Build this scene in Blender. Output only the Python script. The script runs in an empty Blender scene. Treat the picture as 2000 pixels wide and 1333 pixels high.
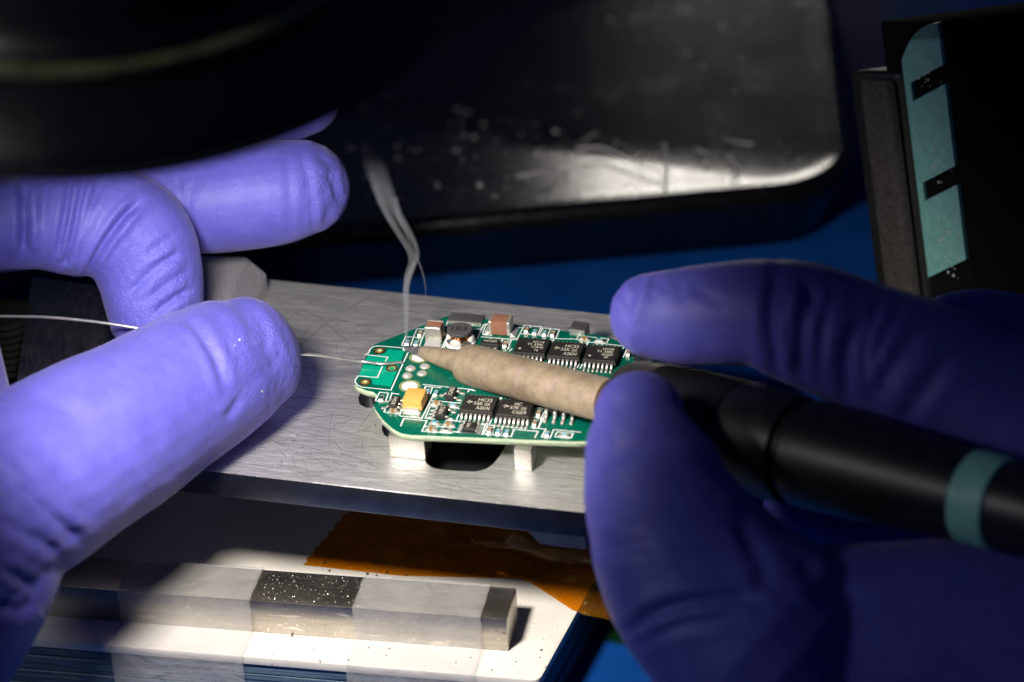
import bpy, bmesh, math, random
import numpy as np
from mathutils import Vector, Matrix
random.seed(7); rng = np.random.default_rng(5)
S = bpy.context.scene
COL = S.collection
S.unit_settings.scale_length = 0.01          # one unit is one centimetre

# ------------------------------------------------------------------ camera
AX = np.array([.978, -.074, .211]); AY = np.array([.2185, .522, -.830])
AX /= np.linalg.norm(AX); AY -= AX*(AX@AY); AY /= np.linalg.norm(AY); AZ = np.cross(AX, AY)
RM = np.array([AX, AY, AZ]); CR, CP, CT = RM[:, 0], RM[:, 1], RM[:, 2]
F, D0 = 2000*100/36., 41.3
CAM = np.array([0, 0, .465]) - ((900-1000)/F*D0*CR + (666.5-740)/F*D0*CP - D0*CT)
def ray(px, py): return (px-1000)/F*CR + (666.5-py)/F*CP - CT
def V(px, py, d): return CAM + ray(px, py)*d
def G(px, py, z):
    k = ray(px, py); return CAM + k*((z-CAM[2])/k[2])
def dep(w): return -(np.asarray(w)-CAM)@CT
def proj(W):
    q = np.asarray(W)-CAM; d = -(q@CT); return 1000+F*(q@CR)/d, 666.5-F*(q@CP)/d, d
cd = bpy.data.cameras.new('camera'); cam = bpy.data.objects.new('camera', cd); COL.objects.link(cam)
cam.matrix_world = Matrix(((CR[0], CP[0], CT[0], CAM[0]), (CR[1], CP[1], CT[1], CAM[1]), (CR[2], CP[2], CT[2], CAM[2]), (0, 0, 0, 1)))
cd.lens = 100; cd.sensor_width = 36; cd.clip_start = .5; cd.clip_end = 400
cd.dof.use_dof = True; cd.dof.focus_distance = 41.5
# thin lens: the aperture radius in scene units is lens[mm]/(2 N) /10 when a unit is a centimetre
cd.dof.aperture_fstop = 16 / 100.0 * 1.0
cd.dof.aperture_blades = 0
S.camera = cam

# ------------------------------------------------------------------ world, lamps, exposure
W = bpy.data.worlds.new('World'); S.world = W; W.use_nodes = True
bg = W.node_tree.nodes['Background']; bg.inputs[0].default_value = (.25, .42, 1, 1); bg.inputs[1].default_value = .03
def lamp(name, kind, loc, to, energy, color, **kw):
    l = bpy.data.lights.new(name, kind); l.energy = energy; l.color = color
    for k, v in kw.items(): setattr(l, k, v)
    o = bpy.data.objects.new(name, l); COL.objects.link(o); o.location = loc
    o.rotation_euler = (Vector(to)-Vector(loc)).to_track_quat('-Z', 'Y').to_euler()
    return o
lamp('ring_lamp', 'SPOT', (-1.9, -7.7, 8.25), (-1.4, -1.0, 0), 10600, (1, .93, .84), spot_size=math.radians(75), spot_blend=.8, shadow_soft_size=.95)
lamp('tray_sheen_lamp', 'AREA', (-4.8, 44, .6), (2, 11.5, -2.6), 36, (1, .94, .86), shape='RECTANGLE', size=6.5, size_y=2.4, spread=math.radians(40))  # unseen lamp added low behind the tray so its reflection makes the sheen
lamp('left_fill_lamp', 'AREA', (-24, -19, 18), (4, 1, 0), 1750, (.93, .96, 1), shape='DISK', size=5)  # unseen fill added at the left to brighten the teal edge and right glove
S.view_settings.view_transform = 'Standard'; S.view_settings.look = 'None'
S.view_settings.exposure = 0; S.view_settings.gamma = 1
S.cycles.use_denoising = True
S.cycles.max_bounces = 8; S.cycles.transparent_max_bounces = 16; S.cycles.volume_bounces = 1
S.cycles.sample_clamp_indirect = 6

# ------------------------------------------------------------------ helpers: materials
class NT:
    def __init__(s, name):
        s.m = bpy.data.materials.new(name); s.m.use_nodes = True; s.t = s.m.node_tree; s.n = s.t.nodes; s.l = s.t.links
        s.b = s.n['Principled BSDF']; s.out = s.n['Material Output']
        s.tc = s.n.new('ShaderNodeTexCoord')
    def node(s, typ, **kw):
        n = s.n.new(typ)
        for k, v in kw.items():
            if k in n.inputs: n.inputs[k].default_value = v
            else: setattr(n, k, v)
        return n
    def link(s, a, b): s.l.new(a, b)
    def mapped(s, scale=(1, 1, 1), rot=0, coord='Object', loc=(0, 0, 0)):
        mp = s.node('ShaderNodeMapping'); mp.inputs['Scale'].default_value = scale; mp.inputs['Location'].default_value = loc
        r0 = s.node('ShaderNodeMapping'); r0.inputs['Rotation'].default_value = (0, 0, rot)
        s.link(s.tc.outputs[coord], r0.inputs[0]); s.link(r0.outputs[0], mp.inputs[0]); return mp.outputs[0]
    def noise(s, scale=5, detail=3, rough=.5, vec=None, dist=0):
        n = s.node('ShaderNodeTexNoise'); n.inputs['Scale'].default_value = scale; n.inputs['Detail'].default_value = detail
        n.inputs['Roughness'].default_value = rough; n.inputs['Distortion'].default_value = dist
        s.link(vec if vec is not None else s.tc.outputs['Object'], n.inputs['Vector']); return n.outputs['Fac']
    def ramp(s, fac, stops, interp='LINEAR'):
        r = s.node('ShaderNodeValToRGB'); r.color_ramp.interpolation = interp
        while len(r.color_ramp.elements) < len(stops): r.color_ramp.elements.new(.5)
        for e, (p, c) in zip(r.color_ramp.elements, stops):
            e.position = p; e.color = (c, c, c, 1) if not hasattr(c, '__len__') else (*c, 1)
        s.link(fac, r.inputs[0]); return r.outputs[0]
    def math(s, op, a, b=None, clamp=False):
        n = s.node('ShaderNodeMath', operation=op); n.use_clamp = clamp
        for i, v in enumerate((a, b)):
            if v is None: continue
            if hasattr(v, 'links'): s.link(v, n.inputs[i])
            else: n.inputs[i].default_value = v
        return n.outputs[0]
    def mix(s, fac, a, b):
        n = s.node('ShaderNodeMix', data_type='RGBA')
        for i, v in ((0, fac), (6, a), (7, b)):
            if hasattr(v, 'links'): s.link(v, n.inputs[i])
            else: n.inputs[i].default_value = v if i == 0 else (*v, 1)
        return n.outputs[2]
    def bump(s, h, strength=.3, dist=.02, prev=None):
        n = s.node('ShaderNodeBump'); n.inputs['Strength'].default_value = strength; n.inputs['Distance'].default_value = dist
        s.link(h, n.inputs['Height'])
        if prev is not None: s.link(prev, n.inputs['Normal'])
        return n.outputs[0]
    def set(s, **kw):
        for k, v in kw.items():
            k = {'color': 'Base Color', 'rough': 'Roughness', 'metal': 'Metallic', 'normal': 'Normal', 'coat': 'Coat Weight', 'spec': 'Specular IOR Level',
                 'sss': 'Subsurface Weight', 'alpha': 'Alpha', 'sheen': 'Sheen Weight', 'trans': 'Transmission Weight', 'coatr': 'Coat Roughness'}.get(k, k)
            i = s.b.inputs[k]
            if hasattr(v, 'links'): s.link(v, i)
            elif hasattr(v, '__len__') and len(v) == 3 and i.type == 'RGBA': i.default_value = (*v, 1)
            else: i.default_value = v
        return s
def simple(name, color, rough=.5, metal=0, var=.25, scale=6, bump=.0, bscale=30, **kw):
    t = NT(name)
    c2 = tuple(x*(1-var) for x in color)
    c = t.mix(t.ramp(t.noise(scale, 4, .6), [(.35, 0), (.65, 1)]), c2, color)
    t.set(color=c, rough=rough, metal=metal, **kw)
    if bump: t.set(normal=t.bump(t.noise(bscale, 3, .6), bump, .01))
    return t.m
def scratched(name, color, rough, rots, dens=.62, metal=1, strength=.35, grime=(.5, .5, .5), thin=55, along=1.2, dark=.45, diffuse=0):
    t = NT(name); acc = None; dk = None
    for i, a in enumerate(rots):
        v = t.mapped((along*(1+.3*i), thin*(1+.25*i), 8), math.radians(a), loc=(3.1*i, 1.7*i, 0))
        s_ = t.ramp(t.noise(1, 2, .6, v, .15), [(dens, 0), (dens+.045, 1)])
        acc = s_ if acc is None else t.math('MAXIMUM', acc, s_)
        v = t.mapped((along*.8, thin*.8, 8), math.radians(a+9), loc=(9.1*i+4, 2.7*i, 0))
        d_ = t.ramp(t.noise(1, 2, .6, v, .3), [(dens+.02, 0), (dens+.07, 1)])
        dk = d_ if dk is None else t.math('MAXIMUM', dk, d_)
    br = t.noise(1, 4, .7, t.mapped((.8, 70, 20), math.radians(rots[0])))
    mott = t.noise(1.3, 6, .65)
    base = t.mix(t.ramp(br, [(.3, 0), (.7, 1)]), tuple(c*.72 for c in color), color)
    base = t.mix(t.ramp(mott, [(.45, 0), (.72, .55)]), base, grime)
    base = t.mix(acc, base, tuple(min(1, c*1.35) for c in color))
    base = t.mix(t.math('MULTIPLY', dk, dark), base, tuple(c*.25 for c in color))
    h = t.math('ADD', t.math('MULTIPLY', br, .5), t.math('SUBTRACT', t.math('MULTIPLY', acc, .6), t.math('MULTIPLY', dk, .8)))
    t.set(color=base, metal=metal*(1-diffuse), rough=t.math('ADD', t.math('MULTIPLY', t.math('SUBTRACT', mott, .5), .35), rough), normal=t.bump(h, strength, .006))
    return t.m

def glove_mat():
    t = NT('nitrile_glove')
    c = t.mix(t.ramp(t.noise(2.2, 4, .6), [(.3, 0), (.7, 1)]), (.086, .081, .42), (.110, .105, .48))
    at = t.node('ShaderNodeAttribute', attribute_name='tip')
    peb = t.noise(26, 3, .55); fine = t.noise(70, 2, .5)
    wr = t.noise(1, 3, .6, t.mapped((1.4, 5, 3), .5))
    amt = t.math('ADD', t.math('MULTIPLY', at.outputs['Fac'], .85), .10)
    h = t.math('ADD', t.math('MULTIPLY', t.math('MULTIPLY', peb, amt), 1.0), t.math('MULTIPLY', fine, .10))
    def ridges(sc, rot):
        nn = t.noise(1, 2, .5, t.mapped(sc, rot), .6)
        return t.math('POWER', t.math('SUBTRACT', 1, t.math('ABSOLUTE', t.math('SUBTRACT', t.math('MULTIPLY', nn, 2), 1))), 14)
    rg = t.math('ADD', t.math('MULTIPLY', ridges((.9, 2.6, 1.6), .5), .6), t.math('MULTIPLY', ridges((3.2, 1.3, 2.0), -.4), .5))
    n1 = t.bump(rg, .15, .03, t.bump(wr, .14, .05))
    n2 = t.bump(h, .75, .035, n1)
    t.set(color=c, rough=.52, spec=.32, normal=n2, sheen=.12, sss=.10)
    t.b.inputs['Subsurface Radius'].default_value = (.05, .05, .15); t.b.inputs['Sheen Roughness'].default_value = .4
    t.b.inputs['Sheen Tint'].default_value = (.8, .75, 1, 1)
    return t.m

M = {}
M['glove'] = glove_mat()
M['plate'] = scratched('brushed_aluminium', (.88, .87, .86), .44, (-3, 4, -9), .61, strength=.5, grime=(.46, .46, .48), diffuse=.15, thin=48, along=.6, dark=.6)
M['bright_scratch'] = simple('bright_scratch', (.95, .94, .93), .35, .7, var=.2)
M['dark_scratch'] = simple('dark_scratch', (.26, .26, .27), .5, .6, var=.5)
M['plate_side'] = simple('aluminium_edge_dark_reflection', (.24, .25, .28), .38, 1, var=.25, scale=3, bump=.04, bscale=20)  # same aluminium; the dark reflection on its side is put into the colour
M['matte_black'] = simple('matte_black', (.006, .006, .006), .8, spec=.12)
M['steel'] = scratched('scratched_steel', (.30, .29, .29), .38, (75, 84, 60, 100), .60, strength=.5, grime=(.2, .2, .2), thin=32)
M['steel_bar'] = scratched('ground_steel', (.60, .56, .50), .36, (-3, 12), .66, strength=.25, grime=(.42, .38, .33))
M['post'] = scratched('sawn_aluminium', (.56, .54, .50), .5, (2, 88), .66, strength=.3, grime=(.45, .44, .41), dark=.25)
M['clamp'] = scratched('polished_clamp_steel', (.62, .60, .66), .42, (70, 10, -40), .67, strength=.2, grime=(.5, .49, .53), diffuse=.35)
M['black_steel'] = scratched('blackened_steel', (.035, .035, .04), .4, (80, 60), .68, metal=.6, grime=(.02, .02, .03))

t = NT('solder_mask')
c = t.mix(t.ramp(t.noise(9, 3, .6), [(.35, 0), (.65, 1)]), (.000, .095, .060), (.000, .120, .078))
t.set(color=c, rough=.22, coat=.3, coatr=.12, normal=t.bump(t.noise(14, 2), .05, .01)); M['pcb'] = t.m
M['pcb_light'] = simple('pale_green_laminate', (.0, .34, .215), .25, var=.12)
t = NT('laminate_edge')
v = t.mapped((6, 6, 120))
c = t.mix(t.ramp(t.noise(1, 4, .7, v), [(.4, 0), (.6, 1)]), (.24, .34, .22), (.50, .55, .40))
t.set(color=c, rough=.7, normal=t.bump(t.noise(40, 3), .5, .01)); M['pcb_edge'] = t.m
M['silk'] = simple('silkscreen_ink', (.80, .84, .84), .5, var=.12, scale=25)
M['trace'] = simple('trace_under_mask', (.02, .25, .16), .3)
M['epoxy'] = simple('chip_epoxy', (.020, .018, .017), .55, var=.3, scale=40, bump=.25, bscale=90)
M['mark'] = simple('laser_marking', (.60, .57, .47), .7, var=.3, scale=60)
M['mark_dark'] = simple('black_marking_ink', (.008, .008, .008), .6)
M['tin'] = simple('tinned_lead', (.80, .76, .70), .28, .6, var=.3, scale=60, bump=.25, bscale=50)
M['solder'] = simple('solder_joint', (.85, .83, .82), .2, .6, var=.15, scale=30, bump=.25, bscale=12)
M['term'] = simple('plated_terminal', (.80, .76, .68), .38, .75, var=.2, scale=22, bump=.4, bscale=30)
M['brown'] = simple('ceramic_brown', (.30, .135, .085), .45, var=.15, scale=30)
M['tan_ceramic'] = simple('ceramic_tan', (.36, .19, .06), .45, var=.2, scale=30)
M['blue'] = simple('resistor_blue', (.16, .44, .62), .4, var=.15)
M['white_ceramic'] = simple('alumina', (.75, .74, .71), .5, var=.1)
M['gold'] = simple('gold_plating', (.90, .56, .14), .25, .6, var=.25, scale=18)
M['dark_ring'] = simple('bare_dark_ring', (.045, .022, .008), .4)
M['olive'] = simple('olive_mask', (.27, .32, .12), .35)
M['pad_white'] = simple('white_peg', (.85, .86, .87), .4, var=.05)
M['tant'] = simple('tantalum_moulding', (.80, .40, .095), .5, var=.08, bump=.08)
M['tant_bar'] = simple('tantalum_stripe', (.86, .52, .26), .5, var=.08)
M['ferrite'] = simple('ferrite', (.085, .082, .085), .6, var=.35, scale=40, bump=.4, bscale=60)
M['copper'] = simple('enamelled_copper', (.75, .28, .08), .25, 1, var=.35, scale=30)
M['glue'] = simple('white_epoxy', (.62, .60, .56), .12, var=.1, coat=.5)
M['white'] = None
t = NT('white_ceramic_block')
sp = t.ramp(t.noise(22, 4, .7), [(.66, 0), (.72, 1)]); st = t.noise(1.6, 5, .65)
c = t.mix(t.ramp(st, [(.4, 0), (.75, .5)]), (.80, .765, .71), (.60, .55, .48)); c = t.mix(t.math('MULTIPLY', sp, .5), c, (.18, .12, .09))
t.set(color=c, rough=.42, normal=t.bump(t.noise(9, 4), .15, .02)); M['white'] = t.m
t = NT('layered_sheet')
v = t.mapped((.5, .5, 26))
c = t.mix(t.ramp(t.noise(1, 4, .7, v), [(.35, 0), (.65, 1)]), (.015, .035, .075), (.16, .24, .34))
c = t.mix(t.ramp(t.noise(1.2, 6, .7), [(.55, 0), (.75, .7)]), c, (.35, .33, .30))
t.set(color=c, rough=.45, normal=t.bump(t.noise(1, 4, .7, v), .5, .03)); M['sheet'] = t.m
M['bench'] = simple('blue_bench_mat', (.002, .055, .27), .65, var=.2, scale=.8, bump=.05, spec=.12)
def black_plastic(name, rough=.28, col=.008, dust=.35, dscale=9, film=.0):
    t = NT(name)
    d = t.ramp(t.noise(dscale, 5, .75), [(.60, 0), (.74, 1)])
    sm = t.ramp(t.noise(.9, 5, .7, dist=1.5), [(.42, 0), (.7, 1)])
    hair = t.ramp(t.noise(1, 2, .5, t.mapped((1.2, 14, 3), .6), 1.8), [(.66, 0), (.70, 1)])
    c = t.mix(t.math('MULTIPLY', d, dust), (col, col, col), (.16, .145, .12)); c = t.mix(t.math('MULTIPLY', hair, .35*dust), c, (.3, .28, .24))
    r = t.math('ADD', t.math('MULTIPLY', sm, .09), rough); r = t.math('ADD', r, t.math('MULTIPLY', d, .25))
    t.set(color=c, rough=r, normal=t.bump(t.noise(7, 4, .7), .18, .03)); return t.m
M['tray'] = black_plastic('dusty_black_plastic', .21, .004, .06, 16)
M['black'] = black_plastic('black_plastic', .42, .006, .12, 12)
M['black_rib'] = simple('worn_black_edge', (.055, .048, .04), .6, var=.6, scale=14, bump=.6, bscale=25)
M['hood'] = black_plastic('satin_black_hood', .36, .007, .05, 5)
M['rim'] = simple('worn_hood_rim', (.045, .043, .05), .45)
M['ring_highlight'] = simple('painted_ring_highlight', (.42, .42, .20), .5, .5, var=.5, scale=2)  # olive highlight along the hood's upper ring, put into the colour
M['teal'] = simple('teal_plastic', (.26, .60, .53), .5, var=.18, scale=7, bump=.12, bscale=30)
M['grip'] = simple('black_rubber_grip', (.012, .012, .012), .42, var=.3, scale=8, bump=.2, bscale=35)
M['collar'] = simple('dark_collar', (.03, .028, .026), .5, var=.5, scale=15, bump=.5, bscale=25)
t = NT('oxidised_barrel')
n1 = t.noise(3.2, 5, .65); n2 = t.noise(8, 5, .7)
c = t.mix(t.ramp(n1, [(.4, 0), (.68, 1)]), (.32, .25, .170), (.20, .15, .10))
c = t.mix(t.ramp(n2, [(.52, 0), (.80, .60)]), c, (.11, .085, .07)); c = t.mix(t.ramp(t.noise(2.4, 3, .6, t.mapped(loc=(5, 2, 1))), [(.55, 0), (.7, .35)]), c, (.42, .30, .32))
t.set(color=c, rough=.52, metal=.15, normal=t.bump(n2, .2, .015)); M['barrel'] = t.m
M['tip'] = simple('tinned_tip', (.34, .31, .34), .3, .6, var=.6, scale=20, bump=.5, bscale=30)
M['burnt'] = simple('heat_tinted_steel', (.13, .075, .04), .5, .5, var=.5, scale=9)
def film(name, tint, alpha, rough, col, bumpamt=.25, cloud=.45):
    t = NT(name)
    t.set(color=col, rough=rough, normal=t.bump(t.noise(2.5, 5, .65, dist=.6), bumpamt, .08), spec=.6)
    tr = t.node('ShaderNodeBsdfTransparent'); tr.inputs[0].default_value = (*tint, 1)
    mx = t.node('ShaderNodeMixShader')
    a = t.math('ADD', t.math('MULTIPLY', t.math('SUBTRACT', t.noise(3, 5, .7), .5), cloud), alpha, True)
    t.link(a, mx.inputs[0]); t.link(tr.outputs[0], mx.inputs[1]); t.link(t.b.outputs[0], mx.inputs[2]); t.link(mx.outputs[0], t.out.inputs[0]); return t.m
M['tape'] = film('matte_clear_tape', (.975, .975, .985), .17, .24, (.80, .79, .78), .7, .14)
M['kapton'] = film('amber_polyimide', (.965, .71, .17), .13, .08, (.55, .25, .015), 1.0)
M['glass'] = simple('clear_droplet', (.9, .9, .9), .05, trans=1.0)
M['wire'] = simple('solder_wire', (.66, .66, .68), .3, .8, var=.2, scale=6, bump=.15)

# ------------------------------------------------------------------ helpers: objects
def link(o, parent=None, loc=(0, 0, 0), rz=0):
    COL.objects.link(o); o.location = loc; o.rotation_euler = (0, 0, rz)
    if parent is not None:
        o.parent = parent
        if parent.get('world'): o.matrix_parent_inverse = Matrix.Translation(-Vector(parent.location))
    return o
def root(name, loc, label, cat, group=None):
    o = bpy.data.objects.new(name, None); COL.objects.link(o); o.location = loc; o.empty_display_size = .3
    o['label'] = label; o['category'] = cat or ''; o['world'] = 1
    if group: o['group'] = group
    return o
def tag(o, label, cat, group=None, kind=None):
    if label: o['label'] = label
    if cat: o['category'] = cat
    if group: o['group'] = group
    if kind: o['kind'] = kind
    return o
def me_from(name, verts, faces, mats, smooth=False, mi=None):
    me = bpy.data.meshes.new(name); me.from_pydata([tuple(map(float, v)) for v in verts], [], [tuple(map(int, f)) for f in faces])
    for m in (mats if isinstance(mats, (list, tuple)) else [mats]): me.materials.append(m)
    if mi is not None: me.polygons.foreach_set('material_index', mi)
    if smooth: me.polygons.foreach_set('use_smooth', [True]*len(me.polygons))
    me.update(); return me
def fix(me, smooth=None, angle=None):
    bm = bmesh.new(); bm.from_mesh(me); bmesh.ops.recalc_face_normals(bm, faces=bm.faces); bm.to_mesh(me); bm.free()
    if angle is not None:
        me.polygons.foreach_set('use_smooth', [True]*len(me.polygons)); me.set_sharp_from_angle(angle=math.radians(angle))
    return me
def mobj(name, me, parent=None, loc=(0, 0, 0), rz=0): return link(bpy.data.objects.new(name, me), parent, loc, rz)
def box_me(name, lo, hi, mat, bev=.0, seg=2, facemat=None):
    bm = bmesh.new(); bmesh.ops.create_cube(bm, size=1)
    for v in bm.verts: v.co = Vector([lo[i]+(v.co[i]+.5)*(hi[i]-lo[i]) for i in range(3)])
    if bev: bmesh.ops.bevel(bm, geom=list(bm.edges), offset=bev, segments=seg, profile=.6, affect='EDGES')
    me = bpy.data.meshes.new(name); 
    mats = mat if isinstance(mat, (list, tuple)) else [mat]
    for m in mats: me.materials.append(m)
    if facemat:
        for f in bm.faces: f.material_index = facemat(f.calc_center_median(), f.normal)
    bm.to_mesh(me); bm.free()
    if bev: me.polygons.foreach_set('use_smooth', [True]*len(me.polygons)); me.set_sharp_from_angle(angle=math.radians(40))
    return me
def prism_me(name, poly, z0, z1, mat, bev=0, seg=2, sidemat=None):
    """vertical prism over a plan polygon of (x, y) points"""
    bm = bmesh.new(); n = len(poly)
    a = [bm.verts.new((x, y, z0)) for x, y in poly]; b = [bm.verts.new((x, y, z1)) for x, y in poly]
    bm.faces.new(a[::-1]); top = bm.faces.new(b)
    for i in range(n):
        f = bm.faces.new((a[i], a[(i+1) % n], b[(i+1) % n], b[i])); f.material_index = 1 if sidemat else 0
    bmesh.ops.recalc_face_normals(bm, faces=bm.faces)
    if bev: bmesh.ops.bevel(bm, geom=[e for e in bm.edges], offset=bev, segments=seg, profile=.6, affect='EDGES')
    me = bpy.data.meshes.new(name); bm.to_mesh(me); bm.free(); me.materials.append(mat)
    if sidemat: me.materials.append(sidemat)
    if bev: me.polygons.foreach_set('use_smooth', [True]*len(me.polygons)); me.set_sharp_from_angle(angle=math.radians(40))
    return me
def spline(P, n):
    """Catmull-Rom through rows of P, n samples"""
    P = np.asarray(P, float); Q = np.vstack([2*P[0]-P[1], P, 2*P[-1]-P[-2]]); out = []
    for u in np.linspace(0, len(P)-1, n):
        i = min(int(u), len(P)-2); s = u-i; a, b, c, d = Q[i:i+4]
        out.append(.5*(2*b+(c-a)*s+(2*a-5*b+4*c-d)*s*s+(3*b-a-3*c+d)*s**3))
    return np.array(out)
def tube(path, rad, seg=10, flat=None, cap='round', up=None, capk=1.0):
    """closed tube along path; rad per point; flat = (direction, factor) squashes the section"""
    path = np.asarray(path, float); rad = np.broadcast_to(np.asarray(rad, float), (len(path),))
    if cap == 'round':
        t0 = path[0]-path[1]; t0 /= np.linalg.norm(t0); t1 = path[-1]-path[-2]; t1 /= np.linalg.norm(t1)
        a = np.array([80, 60, 40, 20])*math.pi/180
        pre = [path[0]+t0*rad[0]*math.sin(x) for x in a]; prr = [rad[0]*math.cos(x) for x in a]
        post = [path[-1]+t1*rad[-1]*capk*math.sin(x) for x in a[::-1]]; por = [rad[-1]*math.cos(x) for x in a[::-1]]
        path = np.vstack([pre, path, post]); rad = np.concatenate([prr, rad, por])
    T = np.gradient(path, axis=0); T /= np.linalg.norm(T, axis=1)[:, None]
    N = np.array(up if up is not None else (0.13, .21, .97), float); vs, fs = [], []
    for i, (p, tt) in enumerate(zip(path, T)):
        N = N-tt*(N@tt); N /= np.linalg.norm(N); B = np.cross(tt, N)
        for k in range(seg):
            a = 2*math.pi*k/seg; off = (N*math.cos(a)+B*math.sin(a))*rad[i]
            if flat is not None: fd = np.asarray(flat[0]); off = off-fd*(off@fd)*(1-flat[1])
            vs.append(p+off)
    m = len(path)
    for i in range(m-1):
        for k in range(seg): fs.append((i*seg+k, i*seg+(k+1) % seg, (i+1)*seg+(k+1) % seg, (i+1)*seg+k))
    fs.append(tuple(range(seg))[::-1]); fs.append(tuple((m-1)*seg+k for k in range(seg)))
    return vs, fs
def lathe_along(A, B, prof, seg=40):
    """prof: list of (t in cm from A, radius)"""
    A = np.array(A, float); d = np.array(B, float)-A; d /= np.linalg.norm(d); N = np.cross(d, (0, 0, 1) if abs(d[2]) < .95 else (0, 1, 0)); N /= np.linalg.norm(N); U = np.cross(N, d); vs, fs = [], []
    for tt, r_ in prof:
        for k in range(seg):
            a = 2*math.pi*k/seg; vs.append(A+d*tt+(N*math.cos(a)+U*math.sin(a))*r_)
    for i in range(len(prof)-1):
        for k in range(seg): fs.append((i*seg+k, i*seg+(k+1) % seg, (i+1)*seg+(k+1) % seg, (i+1)*seg+k))
    fs.append(tuple(range(seg))); fs.append(tuple((len(prof)-1)*seg+k for k in range(seg))[::-1])
    return vs, fs
def sheet_with_holes(name, outline, holes, z0, z1, mat, sidemat=None, bev=0):
    """flat slab from plan outline with real holes (filled 2D curve)"""
    cu = bpy.data.curves.new(name, 'CURVE'); cu.dimensions = '2D'; cu.fill_mode = 'BOTH'; cu.extrude = (z1-z0)/2-bev; cu.bevel_depth = bev; cu.offset = -bev
    for pts in [outline]+holes:
        sp = cu.splines.new('POLY'); sp.points.add(len(pts)-1); sp.use_cyclic_u = True
        for q, (x, y) in zip(sp.points, pts): q.co = (x, y, 0, 1)
    o = bpy.data.objects.new(name, cu); COL.objects.link(o); dg = bpy.context.evaluated_depsgraph_get()
    me = bpy.data.meshes.new_from_object(o.evaluated_get(dg)); bpy.data.objects.remove(o); bpy.data.curves.remove(cu)
    bm = bmesh.new(); bm.from_mesh(me); bmesh.ops.remove_doubles(bm, verts=bm.verts, dist=1e-4)
    for v in bm.verts: v.co.z += (z0+z1)/2
    bmesh.ops.recalc_face_normals(bm, faces=bm.faces)
    for f in bm.faces: f.material_index = 0 if f.normal.z > .5 or sidemat is None else 1
    bm.to_mesh(me); bm.free(); me.materials.clear(); me.materials.append(mat)
    if sidemat:
        me.materials.append(sidemat); me.polygons.foreach_set('material_index', [0 if p_.normal.z > .5 else 1 for p_ in me.polygons]); me.update()
    me.name = name; return me
def circle(cx, cy, r_, n=28): return [(cx+r_*math.cos(2*math.pi*k/n), cy+r_*math.sin(2*math.pi*k/n)) for k in range(n)]
def rounded(poly, r_, n=5):
    out = []; L = len(poly)
    for i in range(L):
        p0, p1, p2 = (np.array(poly[j % L], float) for j in (i-1, i, i+1))
        rr = min(r_, .45*np.linalg.norm(p0-p1), .45*np.linalg.norm(p2-p1))
        a = p1+(p0-p1)/np.linalg.norm(p0-p1)*rr; b = p1+(p2-p1)/np.linalg.norm(p2-p1)*rr
        for s in np.linspace(0, 1, n): out.append(tuple((1-s)**2*a+2*s*(1-s)*p1+s*s*b))
    return out
def text_me(body, x0, x1, yc, h, z, mat, rz=0):
    """lettering fitted to the box x0..x1, height h, in the local plane"""
    cu = bpy.data.curves.new('lettering', 'FONT'); cu.body = body; cu.size = 1; cu.resolution_u = 2; cu.offset = .012
    o = bpy.data.objects.new('lettering', cu); COL.objects.link(o); dg = bpy.context.evaluated_depsgraph_get()
    me = bpy.data.meshes.new_from_object(o.evaluated_get(dg)); bpy.data.objects.remove(o); bpy.data.curves.remove(cu)
    c = np.array([v.co[:] for v in me.vertices]); lo, hi = c.min(0), c.max(0)
    c[:, 0] = x0+(c[:, 0]-lo[0])/(hi[0]-lo[0])*(x1-x0); c[:, 1] = yc-h/2+(c[:, 1]-lo[1])/(hi[1]-lo[1])*h; c[:, 2] = z
    vs = [tuple(v) for v in c]; fs = [tuple(p.vertices) for p in me.polygons]; bpy.data.meshes.remove(me)
    if rz:
        cs, sn = math.cos(rz), math.sin(rz); vs = [(x*cs-y*sn, x*sn+y*cs, zz) for x, y, zz in vs]
    return vs, fs
def join(parts):
    V_, F_ = [], []
    for v, f in parts:
        b = len(V_); V_ += list(v); F_ += [tuple(i+b for i in q) for q in f]
    return V_, F_

# ------------------------------------------------------------------ the setting
vs = [(-120, -60, -3.4), (140, -60, -3.4), (140, 160, -3.4), (-120, 160, -3.4)]
tag(mobj('bench_top', me_from('bench_top', vs, [(0, 1, 2, 3)], M['bench'])), 'blue bench mat behind the plate and under the tray', None, kind='structure')

# ------------------------------------------------------------------ black tray
TZ = -1.9
c0 = G(1672, 362, TZ)[:2]; ca = G(620, 455, TZ)[:2]; cb = G(1635, 0, TZ)[:2]
ex = G(1560, 370, TZ)[:2]-ca; ex /= np.linalg.norm(ex); ey = np.array([-ex[1], ex[0]])
def lin(p, d, q, e):
    A_ = np.array([d, -e]).T; s = np.linalg.solve(A_, q-p); return p+d*s[0]
cq = G(1669, 285, TZ)[:2]; e_r = (cb-cq)/np.linalg.norm(cb-cq)
cor = lin(ca, ex, cb, e_r); ey = e_r                                   # the near right corner of the tray
TPROF = [(.34, -.02), (.48, -.09), (.7, -.15)]+[(i_, -.15-.195*(i_-.7)+.022*max(0, i_-3.6)**1.9) for i_ in (1, 1.4, 1.8, 2.3, 2.8, 3.3, 3.8, 4.3, 4.8, 5.3, 5.8, 6.3, 6.8, 7.2)]
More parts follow.
